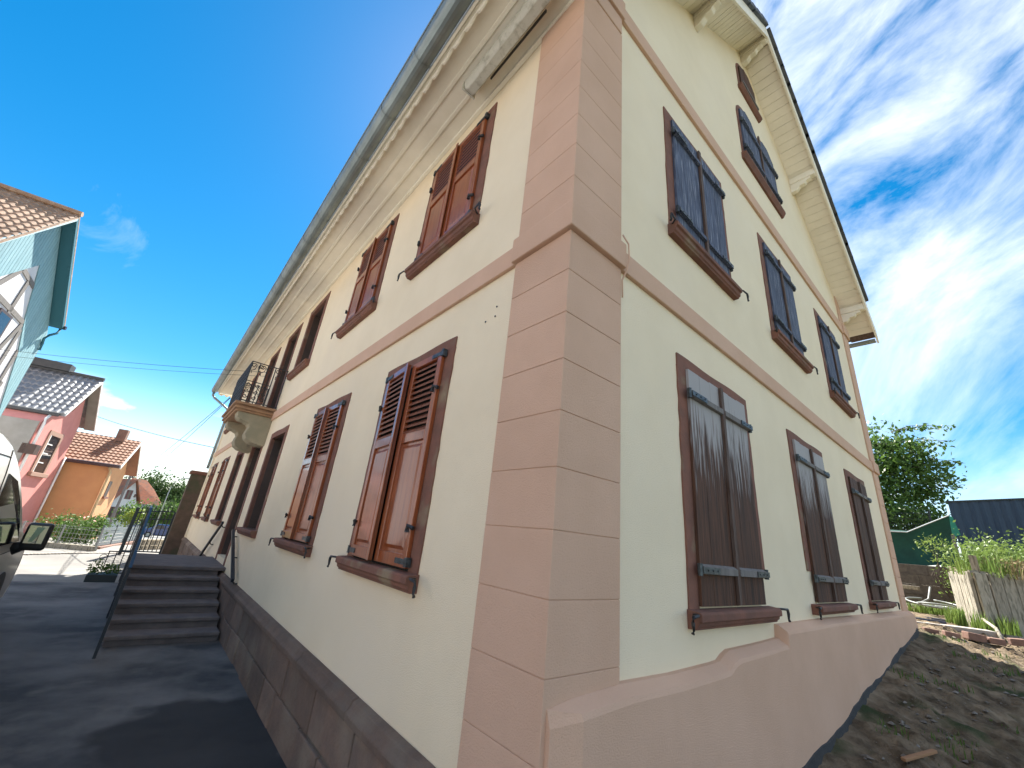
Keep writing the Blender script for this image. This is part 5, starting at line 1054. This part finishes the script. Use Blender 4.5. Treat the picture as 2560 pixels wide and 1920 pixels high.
sh = leaves('seed_heads', [(11.4+1.6*rng.random(), -0.95-1.7*rng.random(), 2.28+0.16*rng.random()) for _ in range(260)], 0.045, M['dry'], asp=1.0); kind(sh, 'stuff'); tag(sh, 'pale dry seed heads above the boards', 'weeds')
EB = thing('elder_sprig', 'pale green sprays of a shrub leaning toward the green net', 'shrub', (12.6, -0.1, 1.6)); leaves('foliage', blobpts([(12.7, -0.30, 2.62, 0.28, 0.2, 0.22), (12.4, -0.12, 2.72, 0.16, 0.16, 0.14), (12.9, -0.42, 2.3, 0.4, 0.22, 0.32), (12.7, -0.45, 1.9, 0.3, 0.2, 0.3)], 900, surf=0.2, clump=0.5), 0.06, M['leaf_light'], EB)
for i in range(6):
    q = MB(); q.tube([(12.7, -0.4, 1.3), (12.6+0.05*i, -0.3+0.05*i, 2.0), (12.3+0.1*i, -0.14-0.06*i, 2.72)], [0.012, 0.008, 0.004], 5); q.build('stem', M['bark'], EB)
cen = [(10.55+rng.random()*0.9, -0.62-rng.random()*0.5+0.0, 1.12, 0.12+0.2*rng.random(), 0.12, 26) for i in range(14)]+[(10.7+rng.random()*0.5, -0.5+rng.random()*0.3, 1.13, 0.3, 0.1, 40) for i in range(6)]+[(12.0+rng.random()*0.8, -0.2+rng.random()*0.6, 1.2, 0.22, 0.1, 30) for i in range(8)]
blades('grass_tufts', cen, 0, 0, 0, M['leaf_light'], lbl='grass tufts at the foot of the upright boards', cat='grass')
cen = [(x, -0.28-rng.random()*2.6, float(soil_z(x, -1.0))-0.02, 0.05+0.05*rng.random(), 0.16, 26) for x in rng.random(60)*8+1.2]
cen = [(c[0], c[1], float(soil_z(c[0], c[1]))-0.02, c[3], c[4], c[5]) for c in cen]
blades('moss_and_sprouts', cen, 0, 0, 0, M['leaf'], wdt=0.006, lbl='short green sprouts scattered over the bare soil', cat='grass')
# green net shelter
NS = thing('net_shelter', 'green shade net stretched over a low shelter', 'shelter', (16, 1.0, 1.5)); edge = [(16.0, -0.42, 3.70), (16.05, 0.1, 3.44), (16.1, 0.57, 3.20), (16.1, 1.0, 3.20), (16.1, 2.2, 3.22), (16.1, 3.6, 3.2)]
q = MB(); vs = []; fs = []
rows = 7
for j in range(rows):
    t = j/(rows-1)
    for i, (x, y, z) in enumerate(edge):
        bz = 2.30+0.05*math.sin(i*2); vs.append((x+0.25*math.sin(PI*t)*(0.5+0.3*math.sin(i*1.7)), y+0.05*math.sin(3*t+i), z+(bz-z)*t))
for j in range(rows-1):
    for i in range(len(edge)-1): k = j*len(edge)+i; fs.append((k, k+1, k+len(edge)+1, k+len(edge)))
q.add(vs, fs); q.build('front_net', M['net'], NS, recalc=False, smooth=True)
q = MB(); vs = [(x, y, z) for x, y, z in edge]+[(x+1.2, y, z+0.10+0.02*i) for i, (x, y, z) in enumerate(edge)]+[(x+2.6, y, z-0.3) for x, y, z in edge]; k = len(edge); q.add(vs, [(r_*k+i, r_*k+i+1, (r_+1)*k+i+1, (r_+1)*k+i) for r_ in range(2) for i in range(k-1)]); q.build('top_net', M['net'], NS, recalc=False, smooth=True)
q = MB(); q.tube([(x-0.01, y, z+0.01) for x, y, z in edge], 0.018, 6); q.build('lit_edge_stripe', M['hoarmetal'], NS)  # pale tube paints the sunlit stripe along the net edge
for y in (-0.38, 1.6): q = MB(); q.bar((16.15, y, 1.2), (16.15, y, 3.2), 0.07); q.build('post', M['timber'], NS)
LW = thing('low_block_wall', 'dark low block wall below the green net', 'wall', (15, 1.5, 1.2))
for row in range(4):
    for i in range(10):
        y0 = -0.35+i*0.42+(0.2 if row % 2 else 0); q = MB(); pr = random.uniform(-0.015, 0.015); q.box((15.6+pr, y0, 1.25+row*0.26), (15.9, y0+0.416, 1.25+row*0.26+0.2585)); q.build('block', M['mortar'], LW, bevel=0.004, seg=1)
q = MB(); q.bar((14.0, 0.35, 1.68), (14.3, 3.0, 1.72), 0.12, 0.09); tag(q.build('loose_beam', M['oldwood'], bevel=0.01), 'pale loose beam lying in front of the dark low wall', 'beam')
# mesh fence and blue hoarding
MF = thing('mesh_fence', 'dark wire mesh fence panel behind the green net', 'fence', (20, 2.5, 1.6))
for y in (0.3, 2.7, 5.1): q = MB(); q.bar((20, y, 1.6), (20, y, 4.3), 0.06); q.build('post', M['gate'], MF)
q = MB()
for z in np.arange(2.6, 4.25, 0.2): q.bar((20, 0.3, z), (20, 5.1, z), 0.012)
for y in np.arange(0.3, 5.1, 0.06): q.bar((20, y, 2.6), (20, y, 4.25), 0.006)
q.build('mesh_panel', M['gate'], MF)
HB = thing('corrugated_screen', 'dark blue corrugated screen fence above the weeds', 'fence', (20, -2, 2.4))
hp = [(20.0, -0.25), (20.0, -6.5)]; n = 26
for i in range(n):
    y0 = -0.25-i*0.24; q = MB(); zt = 4.59+0.10*(i*0.24/1.77)
    q.hexa([(20.0, y0, 2.2), (19.95, y0-0.12, 2.2), (19.95, y0-0.12, zt), (20.0, y0, zt)], [(20.03, y0, 2.2), (19.98, y0-0.12, 2.2), (19.98, y0-0.12, zt), (20.03, y0, zt)])
    q.hexa([(19.95, y0-0.12, 2.2), (20.0, y0-0.24, 2.2), (20.0, y0-0.24, zt+0.01), (19.95, y0-0.12, zt)], [(19.98, y0-0.12, 2.2), (20.03, y0-0.24, 2.2), (20.03, y0-0.24, zt+0.01), (19.98, y0-0.12, zt)])
    q.build('sheet', M['navy'], HB)
q = MB(); q.bar((19.97, -0.2, 4.61), (19.97, -6.5, 4.96), 0.06, 0.05); q.build('top_rail', M['gate'], HB)
# tree at the right
bl = [(23.0, 2.8, 6.4, 2.6, 2.3, 1.9), (23.0, 1.6, 7.0, 1.8, 1.5, 1.4), (22.5, 0.9, 6.0, 1.4, 1.3, 1.0), (22.3, 0.2, 5.6, 1.2, 0.9, 0.7), (22.6, 0.6, 6.9, 1.2, 0.9, 0.8), (23, 3.2, 4.8, 2.2, 2.2, 1.2), (22.5, 1.3, 4.7, 1.5, 1.1, 0.9)]
TR = tree('cherry tree with drooping leafy sprays beyond the garden', 23, 3.2, 1.5, 6.5, bl, 10000, 0.18, M['leaf'], trunk_r=0.2, clump=0.16, name='cherry_tree', limbs=7)
sp = []
for i in range(34):
    a = Vector((22.4, 0.8+rng.random()*2.6, 5.0+rng.random()*3.0)); b = a+Vector((rng.normal()*0.3, -1.0-rng.random()*0.9, 0.35-rng.random()*0.9)); q = MB(); q.tube([a, a.lerp(b, .5)+Vector((0, 0, .12)), b], [0.02, 0.014, 0.005], 4); q.build('twig', M['bark'], TR)
    for k in range(60): t = rng.random()**0.7; c = a.lerp(b, t)+Vector((0, 0, .12*4*t*(1-t)*0.8)); sp.append((c.x+rng.normal()*0.10, c.y+rng.normal()*0.10, c.z-abs(rng.normal())*0.12))
leaves('spray_leaves', sp, 0.16, M['leaf'], TR)
TR2 = tree('dark shrubby tree behind the mesh fence', 21.5, 1.2, 1.5, 3.4, [(21.6, 1.4, 4.1, 1.2, 1.6, 0.8), (21.4, 0.4, 3.8, 0.8, 0.9, 0.6), (21.5, 2.8, 4.0, 1.0, 1.3, 0.9)], 5200, 0.16, M['leaf'], trunk_r=0.08, clump=0.3)
TR3 = tree('sparse dark twigged tree at the right picture edge', 26.5, -4.9, 3.0, 5.0, [(26.4, -4.6, 6.9, 1.0, 0.9, 0.9), (26.4, -4.3, 6.0, 0.8, 0.6, 0.6)], 700, 0.16, M['leaf'], trunk_r=0.10, clump=0.35)
# hose, edging, kerb slab, bricks, stick, rubble
def ring(cx, cy, cz, r, tilt, turns=1.0, n=40, ph=0): return [(cx+r*math.cos(ph+2*PI*turns*k/n), cy+r*math.sin(ph+2*PI*turns*k/n), cz+tilt*math.cos(2*PI*turns*k/n)) for k in range(n+1)]
HS = thing('coiled_hose', 'pale grey garden hose lying in loose loops', 'hose', (12.2, 0, 1.3)); q = MB(); q.tube(ring(12.25, -0.02, 1.42, 0.44, 0.06, 0.93, ph=0.5), 0.019, 8); q.tube(ring(12.0, -0.08, 1.40, 0.29, -0.03, 1.0, ph=0.2), 0.019, 8); q.tube([(12.0, 0.2, 1.38), (12.1, 0.02, 1.5), (12.2, -0.04, 1.75)], 0.019, 8); q.build('loop', M['hose'], HS, smooth=True)
q = MB(); q.tube([(10.6, 0.55, 1.17), (10.7, 0.1, 1.18), (10.9, -0.3, 1.17), (11.0, -0.5, 1.16)], 0.028, 8); tag(q.build('edging_pipe', M['darkpipe'], smooth=True), 'dark pipe lying on the ground behind the pale kerb', 'pipe')
q = MB(); q.tube([(9.55, 0.75, 1.17), (9.8, 0.15, 1.185), (10.05, -0.35, 1.18)], 0.03, 8); tag(q.build('drain_pipe', M['darkpipe'], smooth=True), 'short black pipe between the kerb and the soil', 'pipe')
for i in range(3):
    q = MB(); a = Vector((9.15+0.36*i, 0.95-0.62*i, 1.10)); b = a+Vector((0.34, -0.60, 0)); q.bar(a, b, 0.26, 0.12); tag(q.build('kerb_slab', M['kerb'], bevel=0.015), ['kerb slab closest to the house corner', 'middle pale kerb slab behind the red stones', 'kerb slab furthest right near the grass tufts'][i], 'slab', 'kerb slabs')
sl_ = ['closest to the house corner', 'second from the house corner', 'third from the house corner', 'in the middle of the row', 'fifth from the house corner', 'sixth from the house corner', 'at the far right of the row']
for i in range(7):
    q = MB(); a = Vector((8.98+0.13*i+random.uniform(-.06, .06), 0.10-0.235*i, 1.06+random.uniform(-.025, .02))); b = a+Vector((0.10+random.uniform(-.05, .05), -0.18+random.uniform(-.02, .03), random.uniform(-.03, .03))); q.bar(a, b, 0.10+random.uniform(-.01, .06), 0.09+random.uniform(0, .05)); tag(q.build('edging_stone', M['redstone'], bevel=0.015), 'rough red edging stone '+sl_[i], 'stone', 'red edging stones')
zz = float(soil_z(4.0, -0.55))+0.03; q = MB(); q.bar((3.55, -0.52, float(soil_z(3.55, -0.52))+0.035), (3.98, -0.66, float(soil_z(3.98, -0.66))+0.04), 0.035, 0.022); tag(q.build('wood_offcut', mat('fresh_wood', (0.30, 0.16, 0.08), rough=0.8), bevel=0.005), 'short orange wood offcut lying on the bare soil', 'wood offcut')
q = MB(); q.tube([(9.9, -1.0, 1.06), (10.25, -0.95, 1.2), (10.5, -0.80, 1.32)], [0.03, 0.026, 0.02], 6); tag(q.build('dead_branch', M['oldwood'], smooth=True), 'bare dead branch leaning by the grass tufts', 'branch')
q = MB()
for i in range(1500):
    x = 0.9+rng.random()**0.8*8.6; y = -0.28-abs(rng.normal())*(1.0 if x < 7 else 1.4)
    r_ = 0.005+0.030*rng.random()**6; z = float(soil_z(x, y))+r_*0.4; pts = []
    ax_ = rng.random(3)*0.7+0.5; th0 = rng.random()*PI
    cs, sn = math.cos(th0), math.sin(th0)
    for (a, b, c) in ((1, 0, 0), (-1, 0, 0), (0, 1, 0), (0, -1, 0), (0, 0, 0.6), (0, 0, -0.6), ):
        a *= ax_[0]*1.5; b *= ax_[1]; pts.append((x+r_*(a*cs-b*sn), y+r_*(a*sn+b*cs), z+r_*c))
    q.add(pts, [(0, 2, 4), (2, 1, 4), (1, 3, 4), (3, 0, 4), (2, 0, 5), (1, 2, 5), (3, 1, 5), (0, 3, 5)])
o = kind(q.build('rubble', M['chip']), 'stuff'); tag(o, 'pale rubble chips scattered over the soil strip', 'rubble')
q = MB()
for i in range(420):
    x = 9.0+rng.random()*1.6; y = -1.6+rng.random()*2.2; z = float(soil_z(x, y))+0.01; a = rng.random()*PI; l_ = 0.02+0.05*rng.random(); q.bar((x, y, z), (x+l_*math.cos(a), y+l_*math.sin(a), z+0.01*rng.random()), 0.012, 0.006)
o = kind(q.build('straw_litter', M['dry'], recalc=False), 'stuff'); tag(o, 'dry straw litter around the kerb and stones', 'litter')
# loose gutter stones at the street edge
q = MB()
for i in range(70):
    t = i/70; q.box((-6.5+5.0*t, 17.0+2.0*t+random.uniform(-.02, .02), float(G(-5, 17.1+2*t))-0.05), (-6.5+5.0*t+0.065, 17.28+2.0*t, float(G(-5, 17.1+2*t))+0.02))
o = kind(q.build('cobble_gutter', M['kerb'], recalc=False), 'stuff'); tag(o, 'pale row of cobbles along the street gutter', 'cobbles')
